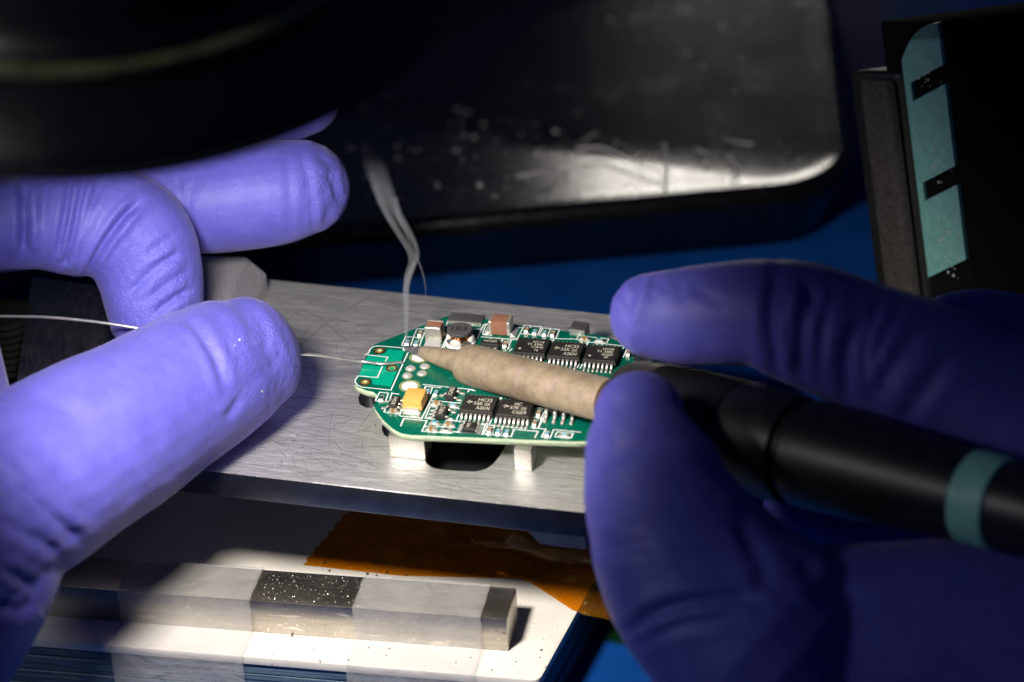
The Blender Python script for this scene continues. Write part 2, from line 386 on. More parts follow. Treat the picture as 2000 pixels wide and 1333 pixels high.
def tray_mesh():
    Wd, Hd = 17.0, 15.5; rings = []
    rows = [(.9, -1.40, 1.0), (.45, -1.30, 1.2), (.12, -.42, 1.4), (0, -.34, 1.45), (.02, -.2, 1.45), (.05, -.08, 1.42), (.12, -.01, 1.36), (.22, 0.02, 1.3)]+[(i_, zz, max(.15, 1.2-.2*i_)) for i_, zz in TPROF]
    for ins, z, rad in rows:
        pts = []
        for (cx, cy, a0) in ((-rad-ins, ins+rad, -90), (-rad-ins, Hd-ins-rad, 0), (-Wd+ins+rad, Hd-ins-rad, 90), (-Wd+ins+rad, ins+rad, 180)):
            cx = cx-.55*max(0, ins-.7) if cx > -Wd/2 else cx
            for k in range(13):
                a = math.radians(a0+90*k/12); pts.append((cx+rad*math.cos(a), cy+rad*math.sin(a)))
        rings.append([(*(cor+ex*x+ey*y), TZ+z) for x, y in pts])
    n = len(rings[0]); vs = [v for r_ in rings for v in r_]; fs = []
    for i in range(len(rings)-1):
        for k in range(n): fs.append((i*n+k, i*n+(k+1) % n, (i+1)*n+(k+1) % n, (i+1)*n+k))
    fs.append(tuple((len(rings)-1)*n+k for k in range(n))); fs.append(tuple(range(n))[::-1])
    return me_from('tray', vs, fs, M['tray'], True)
tray = root('black_tray', (*(cor-ex*8), -3.4), 'black plastic tray with rounded corner and dusty smeared top', 'tray')
mobj('tray_body', tray_mesh(), tray)
for sx, sy in ((-1.5, 1.5), (-15.5, 1.5), (-1.5, 20), (-15.5, 20)):
    q = cor+ex*sx+ey*sy; v_, f_ = lathe_along((q[0], q[1], -3.4), (q[0], q[1], 0), [(0, .5), (1.0, .45)], 20); mobj('foot', me_from('foot', v_, f_, M['black']), tray)
def spat(name, pts, rmin, rmax, mat, label, flat=.7, seed=1):
    r2 = np.random.default_rng(seed); bm = bmesh.new(); 
    for p, nrm in pts:
        r_ = rmin+(rmax-rmin)*r2.random()**3
        mt = Matrix.Translation(Vector(p)) @ Vector(nrm).to_track_quat('Z', 'Y').to_matrix().to_4x4() @ Matrix.Diagonal((r_, r_*(.8+.4*r2.random()), r_*flat, 1))
        bmesh.ops.create_icosphere(bm, subdivisions=2, radius=1, matrix=mt)
    me = bpy.data.meshes.new(name); bm.to_mesh(me); bm.free(); me.materials.append(mat); me.polygons.foreach_set('use_smooth', [True]*len(me.polygons))
    return tag(mobj(name, me), label, None, kind='stuff')
def ground_on_tray(px, py, up=0):
    z = TZ-.4
    for _ in range(12):
        w = G(px, py, z); q = w[:2]-cor; i_ = min(-(q@ex), q@ey)
        z = TZ+up+np.interp(i_, [a for a, b in TPROF], [b for a, b in TPROF])
    return G(px, py, z)
pts = []
while len(pts) < 330:
    px = rng.normal(980, 230); py = rng.normal(210, 130)
    if not (650 < px < 1600 and 0 < py < 400): continue
    pts.append((ground_on_tray(px, py), (0, 0, 1)))
spat('solder_spatter', pts, .010, .048, M['tin'], 'tiny bright solder specks scattered over the black tray')
hairs = []
for (pp) in ([(1010, 345), (1060, 335), (1090, 318), (1110, 302)], [(1130, 290), (1180, 290), (1240, 318), (1290, 335)], [(1240, 245), (1280, 262), (1300, 290), (1298, 360), (1296, 378)], [(1140, 276), (1160, 262), (1175, 255)], [(1180, 250), (1250, 240), (1310, 275), (1380, 300)], [(1395, 270), (1450, 280), (1470, 282)], [(1420, 300), (1440, 330), (1424, 340)]):
    P_ = spline([ground_on_tray(x, y, .02) for x, y in pp], 14); hairs.append(tube(P_, .018, 6))
v_, f_ = join(hairs); tag(mobj('dust_fibres', me_from('dust_fibres', v_, f_, M['white_ceramic'], True)), 'thin curled fibres lying in the black tray', None, kind='stuff')

# ------------------------------------------------------------------ soldering station (tilted black and teal case)
SO = V(1838, 43, 43.0)
def cw(a, b, c): return np.array([a, b, c])@np.array([CR, CP, CT])
sA = cw(.158, -.95, -.28); sA /= np.linalg.norm(sA)          # down along the case
sD = cw(.96, .10, .18); sD -= sA*(sA@sD); sD /= np.linalg.norm(sD)   # along the dark cover
sE = cw(-.62, -.10, -.75); sE -= sA*(sA@sE); sE /= np.linalg.norm(sE)  # round the teal edge
station = root('soldering_station', tuple(SO+sA*9), 'black soldering station with speckled teal edge and two vent slots', 'soldering station')
def quadbox(name, O, u, v, w, mat, bev=.03, seg=2):
    bm = bmesh.new(); c = [O+u*a+v*b+w*d for a, b, d in ((0, 0, 0), (1, 0, 0), (1, 1, 0), (0, 1, 0), (0, 0, 1), (1, 0, 1), (1, 1, 1), (0, 1, 1))]
    vv = [bm.verts.new(tuple(x)) for x in c]
    for f in ((0, 1, 2, 3), (4, 5, 6, 7), (0, 1, 5, 4), (1, 2, 6, 5), (2, 3, 7, 6), (3, 0, 4, 7)): bm.faces.new([vv[i] for i in f])
    bmesh.ops.recalc_face_normals(bm, faces=bm.faces)
    if bev: bmesh.ops.bevel(bm, geom=list(bm.edges), offset=bev, segments=seg, profile=.6, affect='EDGES')
    me = bpy.data.meshes.new(name); bm.to_mesh(me); bm.free(); me.materials.append(mat); me.polygons.foreach_set('use_smooth', [True]*len(me.polygons)); me.set_sharp_from_angle(angle=math.radians(35)); return me
LEN = 12.0
mobj('side_cover', quadbox('side_cover', SO+sD*.0-sE*.0, sA*LEN, sD*5, sE*1.2-sD*.0, M['matte_black'], .04), station)
# teal edge with two real slots: strip pieces round the openings
WD = .84
def teal_piece(a0, a1, b0, b1, arc=False):
    nrm = np.cross(sE, sA); nrm /= np.linalg.norm(nrm)
    if (CAM-SO)@nrm < 0: nrm = -nrm
    vs, fs = [], []
    na, nb = 16, 8
    for i in range(na+1):
        for j in range(nb+1):
            b = b0+(b1-b0)*j/nb; a = a0+(a1-a0)*i/na
            top = .62*(b/WD)**2.0
            aa = a-.38*(1-b/WD)*(1 if a > .3 else 0); aa = max(aa, top) if arc else aa
            bulge = .10*math.sin(math.pi*min(1, b/WD*.8+.2))
            vs.append(SO+sA*aa+sE*b+nrm*(.02+bulge))
    nn = len(vs); vs += [v-nrm*.35 for v in vs]
    idx = lambda i, j: i*(nb+1)+j
    for i in range(na):
        for j in range(nb):
            fs.append((idx(i, j), idx(i+1, j), idx(i+1, j+1), idx(i, j+1))); fs.append((nn+idx(i, j), nn+idx(i, j+1), nn+idx(i+1, j+1), nn+idx(i+1, j)))
    edge = [idx(i, 0) for i in range(na+1)]+[idx(na, j) for j in range(1, nb+1)]+[idx(i, nb) for i in range(na-1, -1, -1)]+[idx(0, j) for j in range(nb-1, 0, -1)]
    for k in range(len(edge)): a, b = edge[k], edge[(k+1) % len(edge)]; fs.append((a, b, nn+b, nn+a))
    return vs, fs
def alen(py): return None
s1, s2, sl = (1.03, 1.33, 0), (2.62, 2.92, 0), .68
pcs = [teal_piece(0, s1[0], 0, WD, True), teal_piece(s1[0], s1[1], sl, WD), teal_piece(s1[1], s2[0], 0, WD), teal_piece(s2[0], s2[1], sl, WD), teal_piece(s2[1], 4.12, 0, WD)]
v_, f_ = join(pcs); mobj('teal_edge', fix(me_from('teal_edge', v_, f_, M['teal']), angle=35), station)
mobj('rear_shell', quadbox('rear_shell', SO+sA*.8+sE*WD-sD*.1, sA*LEN, sE*1.0, sD*2.6, M['black'], .1, 3), station)
mobj('ribbed_edge', quadbox('ribbed_edge', SO+sA*.9+sE*(WD+.02)-sD*.32+CT*.05, sA*LEN, sE*.52, sD*.2, M['black_rib'], .08, 3), station)
pts = []
for k in range(150):
    a = .15+3.9*rng.random(); b = np.clip(rng.normal(.3, .16), .06, .9)
    nrm = np.cross(sE, sA); nrm /= np.linalg.norm(nrm); nrm = nrm if (CAM-SO)@nrm > 0 else -nrm
    if a < .62*(b/WD)**2+.05 or any(s[0]-.03 < a < s[1]+.03 and b < sl for s in (s1, s2)): continue
    pts.append((SO+sA*a+sE*b+nrm*(.02+.10*math.sin(math.pi*min(1, b/WD*.8+.2))), nrm))
spat('flux_droplets', pts, .008, .026, M['white_ceramic'], 'pale dried droplets speckled on the teal station edge', .4, 3)

# ------------------------------------------------------------------ stacked base block under the plate
ZB = -2.5
fl, fr, br_ = G(-40, 1240, ZB)[:2], G(1053, 1330, ZB)[:2], G(1125, 1200, ZB)[:2]
yb = br_+(br_-fr)*2.0; bl_ = G(181, 1050, ZB)[:2]; xb = np.array([bl_[0], yb[1]])
nb_l = np.array([bl_[0], G(181, 1140, ZB)[1]])
poly = [tuple(fl), tuple(fr), tuple(yb), tuple(xb), tuple(nb_l), (fl[0], nb_l[1])]
base = root('stacked_block', (float(fr[0])-3, float(fr[1])+1.5, -3.4), 'white topped block of stacked dark blue sheets below the plate', 'block')
mobj('top_slab', prism_me('top_slab', rounded(poly, .12, 4), ZB-.14, ZB, M['white'], .02), base)
z = ZB-.15
for k in range(9):
    th = .12+.20*random.random(); z1_ = z; z0_ = z-th; j = random.uniform(-.05, .03)
    pl = [(x+(j if x > -1 else -j), y+(-j if y < -2 else 0)) for x, y in poly]
    mobj('sheet', prism_me('sheet', pl, max(z0_, -3.395), z1_, M['sheet'], .015, 1), base); z = z0_-.008
    if z < -3.36: break
tag(mobj('steel_block', box_me('steel_block', (-9.0, float(nb_l[1])+.05, -3.39), (float(bl_[0])-.03, 2.2, -2.35), M['black_steel'], .03)), 'dark steel block at the left behind the taped bar', 'block')

# taped steel bar
ba, bb, bc = G(63, 1202, ZB)[:2], G(993.5, 1273, ZB)[:2], G(1021, 1221, ZB)[:2]
bd = (bb-ba)/np.linalg.norm(bb-ba); bn = np.array([-bd[1], bd[0]]); BW, BH = .76, .57
b0 = ba-bd*1.6
bpoly = [tuple(b0), tuple(bb), tuple(bb+bn*BW), tuple(b0+bn*BW)]
tag(mobj('steel_bar', prism_me('steel_bar', bpoly, ZB+.003, ZB+BH, M['steel_bar'], .025)), 'square steel bar taped along the white block', 'bar')
def tape(px0, px1, name, label, skew=.0):
    s0 = (G(px0, 1220, ZB)[:2]-ba)@bd; s1_ = (G(px1, 1250, ZB)[:2]-ba)@bd
    fy = (fr-bb)@bn
    prof = [(fy-.06, -.86), (fy-.035, -.18), (fy-.03, .0), (fy+.02, .03), (fy*.7, .028), (-.13, .028), (-.05, .10), (-.03, BH*.5), (-.025, BH-.01), (0.01, BH+.022), (BW*.5, BH+.02), (BW-.02, BH+.02), (BW+.05, BH-.08), (BW+.22, .25), (BW+.42, .05), (BW+.6, .03)]
    pr_ = spline(prof, 90); nx = 26; vs, fs = [], []
    for i, (y, z) in enumerate(pr_):
        for k in range(nx+1):
            s = s0+(s1_-s0)*k/nx+skew*y+.004*math.sin(i*1.3+k)*(k in (0, nx))
            w = ba+bd*s+bn*y; wob = .006*math.sin(3*s+.4*i)+.004*math.sin(7*s+1.3*i*.3)
            vs.append((w[0], w[1], ZB+max(z, -2)+.004+abs(wob)))
    for i in range(len(pr_)-1):
        for k in range(nx): a = i*(nx+1)+k; fs.append((a, a+1, a+nx+2, a+nx+1))
    o = mobj(name, me_from(name, vs, fs, M['tape'], True)); md = o.modifiers.new('thickness', 'SOLIDIFY'); md.thickness = .006; md.offset = 1
    return tag(o, label, 'tape', 'strips of clear tape over the bar')
tape(238, 490, 'clear_tape', 'wider half-shadowed strip of cloudy clear tape on the left of the bar')
tape(706, 950, 'clear_tape', 'brightly lit strip of cloudy clear tape near the bar end')

# amber tape lying over the back of the block and down its right side
def kapton():
    xr = lambda y: float(br_[0]+(yb[0]-br_[0])*(y-br_[1])/(yb[1]-br_[1]))
    e0 = G(592, 1105, ZB); vs, fs = [], []; nx, ny = 46, 40
    yf = lambda s: np.interp(s, [0, .62, .80, 1.0], [e0[1], G(1000, 1128, ZB)[1], G(1012, 1134, ZB)[1], br_[1]+.0])
    for j in range(ny+1):
        for i in range(nx+1):
            s = i/nx; u = j/ny
            if s <= .8:
                ss = s/.8; y0 = np.interp(ss, [0, .35, .75, .79, 1], [G(592, 1105, ZB)[1], G(740, 1122, ZB)[1], G(1000, 1130, ZB)[1], G(1012, 1136, ZB)[1], br_[1]+.02])
                y = y0+(2.6-y0)*u; xl = e0[0]+.35*u*2+.03*math.sin(j*2.4)*(i == 0); x = xl+(xr(y)-xl)*ss; z = ZB+.012
                q = math.exp(-((x-.55)/.55)**2-((y-(-.25))/.16)**2); z += .13*q+(.025*math.sin(4*x+3*y)+.03*abs(math.sin(2.3*x-3.1*y+.6)))*ss*(1-u)*min(1, u*8)
            else:
                dd = (s-.8)/.2; y0 = br_[1]+.02+.10*dd; y = y0+(2.6-y0)*u; x = xr(y)+.05+1.5*dd**.75+.02*math.sin(5*y); z = ZB-.02-.86*dd**1.6  # flap flared past the block, added to cover bench that renders too bright
            vs.append((x, y, z))
    for j in range(ny):
        for i in range(nx): a = j*(nx+1)+i; fs.append((a, a+1, a+nx+2, a+nx+1))
    o = mobj('amber_tape', me_from('amber_tape', vs, fs, M['kapton'], True)); md = o.modifiers.new('thickness', 'SOLIDIFY'); md.thickness = .008; md.offset = 1
    tag(o, 'glossy amber film tape wrapped over the back corner of the white block', 'tape')
kapton()
# debris on block and bar
pts = []
for k in range(170):
    px = rng.uniform(480, 1090); py = rng.uniform(1130, 1320); w = G(px, py, ZB)
    q = w[:2]-ba; s, y = q@bd, q@bn
    if -.03 < y < BW+.02 and s < (bb-ba)@bd: continue
    if y < (fr-bb)@bn+.05 or (w[0] > br_[0]-.1): continue
    pts.append(((w[0], w[1], ZB), (0, 0, 1)))
for k in range(230):
    s = rng.uniform((G(500, 1166, ZB+BH)[:2]-ba)@bd, (G(712, 1180, ZB+BH)[:2]-ba)@bd); y = rng.uniform(.05, BW-.05); w = ba+bd*s+bn*y; pts.append(((w[0], w[1], ZB+BH), (0, 0, 1)))
spat('solder_crumbs', pts, .003, .013, M['solder'], 'tiny solder crumbs scattered on the white block and bar', .6, 9)
pts = [((p_[0]+.1, p_[1]+.05, ZB), (0, 0, 1)) for p_ in [G(rng.uniform(480, 1090), rng.uniform(1240, 1315), ZB) for _ in range(90)] if p_[0] < br_[0]-.2]
for _ in range(130):
    p_ = G(rng.uniform(620, 1110), rng.uniform(1015, 1135), ZB)
    if p_[1] > -1.0: pts.append(((p_[0], p_[1], ZB+.022), (0, 0, 1)))
spat('dark_grit', pts, .006, .022, M['dark_ring'], 'dark grit specks scattered over the white block and amber tape', .6, 11)
def blob(name, c, R, mat, label, cat, sd=0):
    bm = bmesh.new(); bmesh.ops.create_icosphere(bm, subdivisions=4, radius=1); r2 = np.random.default_rng(sd); ph = r2.random(9)*6
    for v in bm.verts:
        d = v.co.copy(); k = 1+.22*math.sin(3.1*d.x+ph[0])*math.sin(4.2*d.y+ph[1])+.14*math.sin(9*d.x+ph[2])*math.sin(8*d.z+ph[3])+.12*math.sin(7*d.y+ph[4]+5*d.x)
        v.co = Vector((c[0]+d.x*k*R[0], c[1]+d.y*k*R[1], c[2]+max(-.3, d.z)*k*R[2]))
    me = bpy.data.meshes.new(name); bm.to_mesh(me); bm.free(); me.materials.append(mat); me.polygons.foreach_set('use_smooth', [True]*len(me.polygons))
    return tag(mobj(name, me), label, cat)
g = G(222, 1128, ZB); blob('glue_blob', (g[0], g[1], ZB), (.24, .16, .14), M['glue'], 'cloudy hardened glue blob beside the wider tape strip', 'glue')

# ------------------------------------------------------------------ aluminium fixture plate
pa, pb = G(388, 918, 0)[:2], G(1133, 1001, 0)[:2]; pbk = G(515, 545, 0)[:2]; pbr = G(1195, 615, 0)[:2]
pd = (pb-pa)/np.linalg.norm(pb-pa); pe = (pbr-pbk)/np.linalg.norm(pbr-pbk)
pl_fl = pa-pd*1.35; pl_fr = pb+pd*.06; pl_br = pbk+pe*(((pl_fr-pbk)@pe)+.0); pl_bl = pbk-pe*1.2
out = [tuple(pl_fl), tuple(pl_fr), tuple(pl_br), tuple(pl_bl)]
g2 = lambda l, z=0: [tuple(G(x, y, z)[:2]) for x, y in l]
pocket = g2([(829, 872), (828, 893), (834, 906), (846, 914), (862, 917), (900, 920), (930, 921), (950, 916), (964, 905), (974, 893), (990, 865), (1060, 830), (1120, 780), (1110, 725), (900, 715), (840, 770)])
h_notch = g2([(700, 778), (703, 790), (716, 796), (730, 795), (738, 782), (738, 765), (722, 756), (706, 762)])
h_left = g2([(748, 826), (746, 838), (751, 850), (763, 856), (778, 850), (784, 836), (776, 822), (760, 818)])
plate = root('fixture_plate', (0, 0, -.5), 'scratched aluminium plate holding the green circuit board', 'plate')
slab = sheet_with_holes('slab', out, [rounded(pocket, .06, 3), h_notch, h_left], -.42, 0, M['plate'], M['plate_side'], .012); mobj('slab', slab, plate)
mobj('pocket_light_stop', prism_me('pocket_light_stop', [(x, y) for x, y in rounded(pocket, .06, 3)], -.418, -.40, M['black_steel']), plate)  # black sheet added to stop light through the pocket and keep it dark
# thicker heel under the near right corner, with a sloped step
hx = G(1030, 1040, -.42); s0 = (hx[:2]-pa)@pd
for nm, a0, a1, zz in (('heel', s0+.17, (pl_fr-pa)@pd, -.62),):
    q0 = pa+pd*a0; q1 = pa+pd*a1; pn = np.array([-pd[1], pd[0]]); q0b = pa+pd*(s0)
    vs = [(*(q0b+pn*.0), -.421), (*q0, zz), (*q1, zz), (*q1, -.421)]; vs += [(*(np.array(v[:2])+pn*5.0), v[2]) for v in vs]
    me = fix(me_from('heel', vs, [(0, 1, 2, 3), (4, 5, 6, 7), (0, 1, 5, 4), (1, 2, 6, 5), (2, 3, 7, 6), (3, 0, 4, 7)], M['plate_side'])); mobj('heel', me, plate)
def scratches(n, mat, seed, spread, wmin, wmax):
    r2 = np.random.default_rng(seed); vs, fs = [], []; cents = [(r2.uniform(-4, 2), r2.uniform(-2.2, 2.9)) for _ in range(9)]
    for k in range(n):
        if r2.random() < .55: c_ = np.array(cents[r2.integers(9)])+r2.normal(0, .6, 2)
        else: c_ = np.array((r2.uniform(-4.4, 2.2), r2.uniform(-2.4, 3.0)))
        a = r2.normal(-.05, spread) if r2.random() < .62 else r2.uniform(0, math.pi); L_ = .15+1.5*r2.random()**2.5; w_ = r2.uniform(wmin, wmax); bend = r2.normal(0, .12)
        pts = []
        for q in np.linspace(-.5, .5, 7):
            aa = a+bend*q; p_ = c_+np.array((math.cos(aa), math.sin(aa)))*L_*q; pts.append((p_, np.array((-math.sin(aa), math.cos(aa)))*w_/2*(1-(2*abs(q))**2+.08)))
        def inside(p_):
            for i in range(4):
                A_, B_ = np.array(out[i]), np.array(out[(i+1) % 4]); 
                if (B_-A_)[0]*(p_-A_)[1]-(B_-A_)[1]*(p_-A_)[0] < .02: return False
            for H_ in (pocket, h_notch, h_left):
                H_ = np.array(H_)
                if (H_.min(0) < p_+.03).all() and (p_-.03 < H_.max(0)).all(): return False
            return True
        if not all(inside(p_) for p_, _ in pts): continue
        b = len(vs); z_ = .0012+.00001*(k % 40)
        for p_, o_ in pts: vs += [(*(p_-o_), z_), (*(p_+o_), z_)]
        fs += [(b+2*i, b+2*i+2, b+2*i+3, b+2*i+1) for i in range(6)]
    return vs, fs
for nm, cnt, mt, sd_, sp_d in (('bright_scratches', 950, 'bright_scratch', 21, .16), ('dark_scratches', 620, 'dark_scratch', 22, .25)):
    v_, f_ = scratches(cnt, M[mt], sd_, sp_d, .0035, .0105); o = mobj(nm, me_from(nm, v_, f_, M[mt]), plate); o['kind'] = 'stuff'
def post(poly_px, zt, label=None, deep=.3):
    f = [G(x, y, zt)[:2] for x, y in poly_px]
    a, b = f; n_ = np.array([-(b-a)[1], (b-a)[0]]); n_ /= np.linalg.norm(n_)
    o = mobj('post', prism_me('post', [tuple(a), tuple(b), tuple(b+n_*deep), tuple(a+n_*deep)], .001, zt, M['post'], .02), plate); return o
post([(758, 850), (828, 857)], .375, deep=.36); post([(1003, 877), (1037, 880)], .365, deep=.30)
post([(872, 626), (940, 632)], .50, deep=.26); post([(1111, 643), (1142, 647)], .52, deep=.26)
# clamp block and scratched bar on the plate's left end
cz = .62
e1, e2 = G(480, 502, cz)[:2], G(445, 588, cz)[:2]; dv = (e1-e2)/np.linalg.norm(e1-e2); dl = np.array([-dv[1], dv[0]])
vs = [(*e1, cz), (*(e2-dv*.9), cz), (*(e2-dv*.9+dl*1.15), cz), (*(e1+dl*1.15), cz), (*(e1-dl*.30), cz-.30), (*(e2-dv*.9-dl*.30), cz-.30), (*(e1-dl*.30), .004), (*(e2-dv*.9-dl*.30), .004), (*(e2-dv*.9+dl*1.15), .004), (*(e1+dl*1.15), .004)]
me = fix(me_from('clamp_block', vs, [(0, 3, 2, 1), (0, 1, 5, 4), (4, 5, 7, 6), (6, 7, 8, 9), (2, 3, 9, 8), (1, 2, 8, 7, 5), (0, 4, 6, 9, 3)], M['clamp']))
bm = bmesh.new(); bm.from_mesh(me); bmesh.ops.bevel(bm, geom=list(bm.edges), offset=.018, segments=2, affect='EDGES'); bm.to_mesh(me); bm.free()
clamp = root('clamp_block', (*e2, 0), 'chamfered metal clamp block on the plate behind the curled finger', 'clamp'); mobj('block_body', me, clamp)
cs = .45
cp = [G(199, 690, cs)[:2], G(214, 560, cs)[:2], G(62, 540, cs)[:2], G(30, 760, cs)[:2]]
cp[0] = cp[0]+(cp[0]-cp[1])*.4; cp[3] = cp[3]+(cp[3]-cp[2])*.2
tag(mobj('scratched_bar', prism_me('scratched_bar', [tuple(x) for x in cp], -1.6, cs, M['steel'], .02)), 'dark heavily scratched steel bar at the left under the wire', 'bar')
kb = V(15, 655, 43.8); kn = root('knurled_knob', tuple(kb), 'black knurled screw knob at the left edge', 'knob')
prof = []
for k in range(17): prof.append((k*.06, .42+.035*(k % 2)))
v_, f_ = lathe_along(kb+np.array((0, 0, -.55)), kb+np.array((0, 0, 2)), prof, 30); mobj('knob_body', fix(me_from('knob_body', v_, f_, M['matte_black'])), kn)
v_, f_ = lathe_along(kb+np.array((0, 0, -.52)), kb+np.array((0, 0, -6)), [(0, .2), (float(kb[2])-.52+3.39, .2)], 16); mobj('shaft', fix(me_from('shaft', v_, f_, M['matte_black']), angle=35), kn)

# ------------------------------------------------------------------ circuit board
PT, PB = .465, .372
board = root('circuit_board', (.6, -.2, PB), 'green circuit board crowded with chips held on the plate posts', 'circuit board')
BL = Vector(board.location)
cB = lambda x, y: (660+x/3.448, 580+y/3.448)
c2 = lambda x, y: (660+x/6.667, 600+y/6.667)
c3 = lambda x, y: (680+x/7.014, 740+y/7.014)
c4 = lambda x, y: (940+x/6.667, 600+y/6.667)
c5 = lambda x, y: (900+x/7.014, 740+y/7.014)
bp = lambda px, py, z=PT: G(px, py, z)[:2]
outl = [(692, 751), (699, 757), (715, 763), (729, 766), (736, 771), (738, 778), (735, 786), (729, 791), (733, 800), (748, 821), (767, 838), (785, 847.5), (803, 850.5), (822, 851), (979, 857.5), (1124, 863), (1190, 860), (1226, 838), (1244, 806), (1252, 770), (1246, 725), (1232, 690), (1205, 666), (1182, 657), (1112, 648), (1022, 637), (938, 621), (906, 616), (890, 615), (876, 617), (831, 634), (732, 673), (725, 679), (719, 687)]
gold_px = [c2(540, 572), c2(705, 800), c2(352, 980)]
gh = [bp(*g_) for g_ in gold_px]
sub = sheet_with_holes('substrate', [tuple(bp(x, y)) for x, y in outl], [circle(x, y, .034, 16) for x, y in gh], PB, PT, M['pcb'], M['pcb_edge']); mobj('substrate', sub, board)
def flat_me(name, polys, z, mat):
    vs, fs = [], []
    for P_ in polys:
        b = len(vs); vs += [(x, y, z) for x, y in P_]; fs.append(tuple(range(b, b+len(P_))))
    me = me_from(name, vs, fs, mat); bm = bmesh.new(); bm.from_mesh(me)
    for f in bm.faces:
        if f.normal.z < 0: f.normal_flip()
    bm.to_mesh(me); bm.free(); return me
lt = [c2(*p_) for p_ in [(640, 535), (870, 575), (690, 1040), (420, 1010), (590, 960), (262, 905), (370, 640), (430, 600), (470, 640), (600, 625)]]
lt = [c2(*p_) for p_ in [(650, 550), (868, 572), (688, 1038), (455, 1008), (440, 940), (270, 890), (385, 640), (600, 610), (640, 580)]]
mobj('pale_green_patch', flat_me('pale_green_patch', [rounded([tuple(bp(*q)) for q in lt], .02, 3)], PT+.0012, M['pcb_light']), board)  # paler green area over the left tongue of the board
def strokes(lines, w, z, cap=True):
    polys = []
    for L in lines:
        P_ = [np.array(q, float) for q in L]
        for k, (a, b) in enumerate(zip(P_[:-1], P_[1:])):
            d = (b-a).astype(float); ln = np.linalg.norm(d)
            if ln < 1e-6: continue
            d /= ln; n_ = np.array([-d[1], d[0]])*w/2; e = d*w/2
            zz = z+.0003*(k % 3)
            polys.append(([tuple(a-n_-e*.8), tuple(b-n_+e*.8), tuple(b+n_+e*.8), tuple(a+n_-e*.8)], zz))
    vs, fs = [], []
    for P_, zz in polys:
        b = len(vs); vs += [(x, y, zz) for x, y in P_]; fs.append((b, b+1, b+2, b+3))
    return vs, fs
silk = []
def sk(cv, *lines):
    for L in lines: silk.append([bp(*cv(*q)) for q in L])
sk(c2, [(360, 625), (400, 600), (420, 550), (455, 520), (520, 508), (850, 535)], [(385, 625), (650, 655), (620, 708)], [(592, 745), (515, 920), (265, 900)], [(910, 600), (690, 1085), (310, 1045), (250, 1020), (218, 965)],
   [(218, 965), (262, 900)], [(1120, 290), (1030, 285), (985, 390)], [(830, 505), (880, 390), (960, 395), (1100, 400)], [(830, 505), (930, 512)], [(985, 390), (950, 500)], [(1130, 330), (1060, 510)], [(1410, 240), (1450, 150)], [(1750, 240), (1795, 150)], [(1405, 245), (1440, 252)],
   [(1760, 290), (1870, 290), (1900, 230), (1960, 232)], [(1870, 290), (1760, 540)], [(1350, 540), (1440, 350)], [(1375, 540), (1465, 352)], [(1110, 1010), (1760, 1078)], [(1120, 1090), (1140, 1035), (1340, 1055)], [(1230, 1050), (1190, 1160)], [(1140, 1160), (1300, 1172)])
sk(c3, [(370, 305), (432, 187), (550, 200), (510, 322), (370, 305)], [(575, 270), (600, 200), (690, 215)], [(490, 462), (522, 395), (740, 415)], [(490, 462), (700, 482)], [(700, 512), (735, 425)], [(700, 512), (1010, 545), (1160, 240)], [(1100, 240), (1225, 250)],
   [(720, 650), (762, 548), (1080, 580), (1010, 722), (1430, 748)], [(1430, 728), (1835, 768), (1880, 620)], [(1055, 545), (1122, 382), (1220, 392)], [(1055, 545), (1600, 592)], [(1100, 358), (1132, 300), (1540, 338)], [(1100, 358), (1220, 372)], [(1060, 655), (1460, 668)], [(1640, 185), (1660, 152), (1740, 168)], [(1470, 590), (1560, 400)], [(1400, 395), (1520, 410)], [(1520, 150), (1500, 205)])
sk(c5, [(375, 620), (545, 262)], [(392, 622), (560, 262)], [(280, 628), (700, 665), (905, 690), (1040, 400), (1160, 412), (1100, 545), (985, 532)], [(310, 760), (375, 630)], [(310, 760), (690, 795), (730, 692)], [(455, 660), (430, 770)], [(570, 668), (545, 782)], [(720, 695), (1060, 725), (1015, 808)], [(960, 670), (1060, 682), (1110, 545)],
   [(1060, 682), (1165, 692), (1105, 802), (1220, 815), (1272, 702)], [(1285, 797), (1322, 730), (1540, 752), (1510, 817), (1285, 797)], [(1290, 700), (1640, 735)], [(1070, 660), (1160, 490)], [(0, 738), (300, 768)])
sk(c4, [(0, 390), (460, 430), (562, 237), (780, 262), (730, 368), (500, 350)], [(645, 250), (605, 362)], [(750, 372), (802, 275), (1020, 297), (970, 412)], [(900, 287), (860, 387)], [(750, 372), (870, 388)], [(940, 412), (1240, 422), (1285, 345)], [(1240, 422), (1370, 455), (1860, 510), (1830, 580)], [(1285, 375), (1500, 402)], [(1560, 405), (1660, 417), (1632, 472)], [(30, 365), (22, 335), (62, 222), (110, 226)], [(410, 265), (530, 272)], [(228, 530), (280, 420)], [(342, 550), (392, 432)], [(370, 575), (400, 545)], [(945, 420), (920, 480)], [(1392, 462), (1366, 522)], [(1250, 792), (1282, 735)], [(1288, 800), (1322, 742)], [(1850, 655), (1895, 550)], [(20, 360), (140, 372)], [(380, 405), (450, 410)])
v_, f_ = strokes(silk, .0185, PT+.0022); mobj('silkscreen', me_from('silkscreen', v_, f_, M['silk']), board)
tr_l = [[bp(*c2(*q)) for q in L] for L in ([(1165, 800), (1262, 880), (1210, 1005)], [(1475, 925), (1540, 930), (1585, 915)], [(1270, 1200), (1310, 1140), (1400, 1130)], [(600, 1245), (540, 1240), (545, 1290)])]
tr_l += [[bp(*c3(*q)) for q in L] for L in ([(430, 320), (415, 350), (440, 380), (520, 385)], [(690, 490), (660, 545), (720, 600)], [(750, 640), (980, 645)], [(820, 560), (835, 600)], [(800, 580), (860, 584)], [(385, 395), (430, 375)], [(1230, 215), (1330, 225)])]
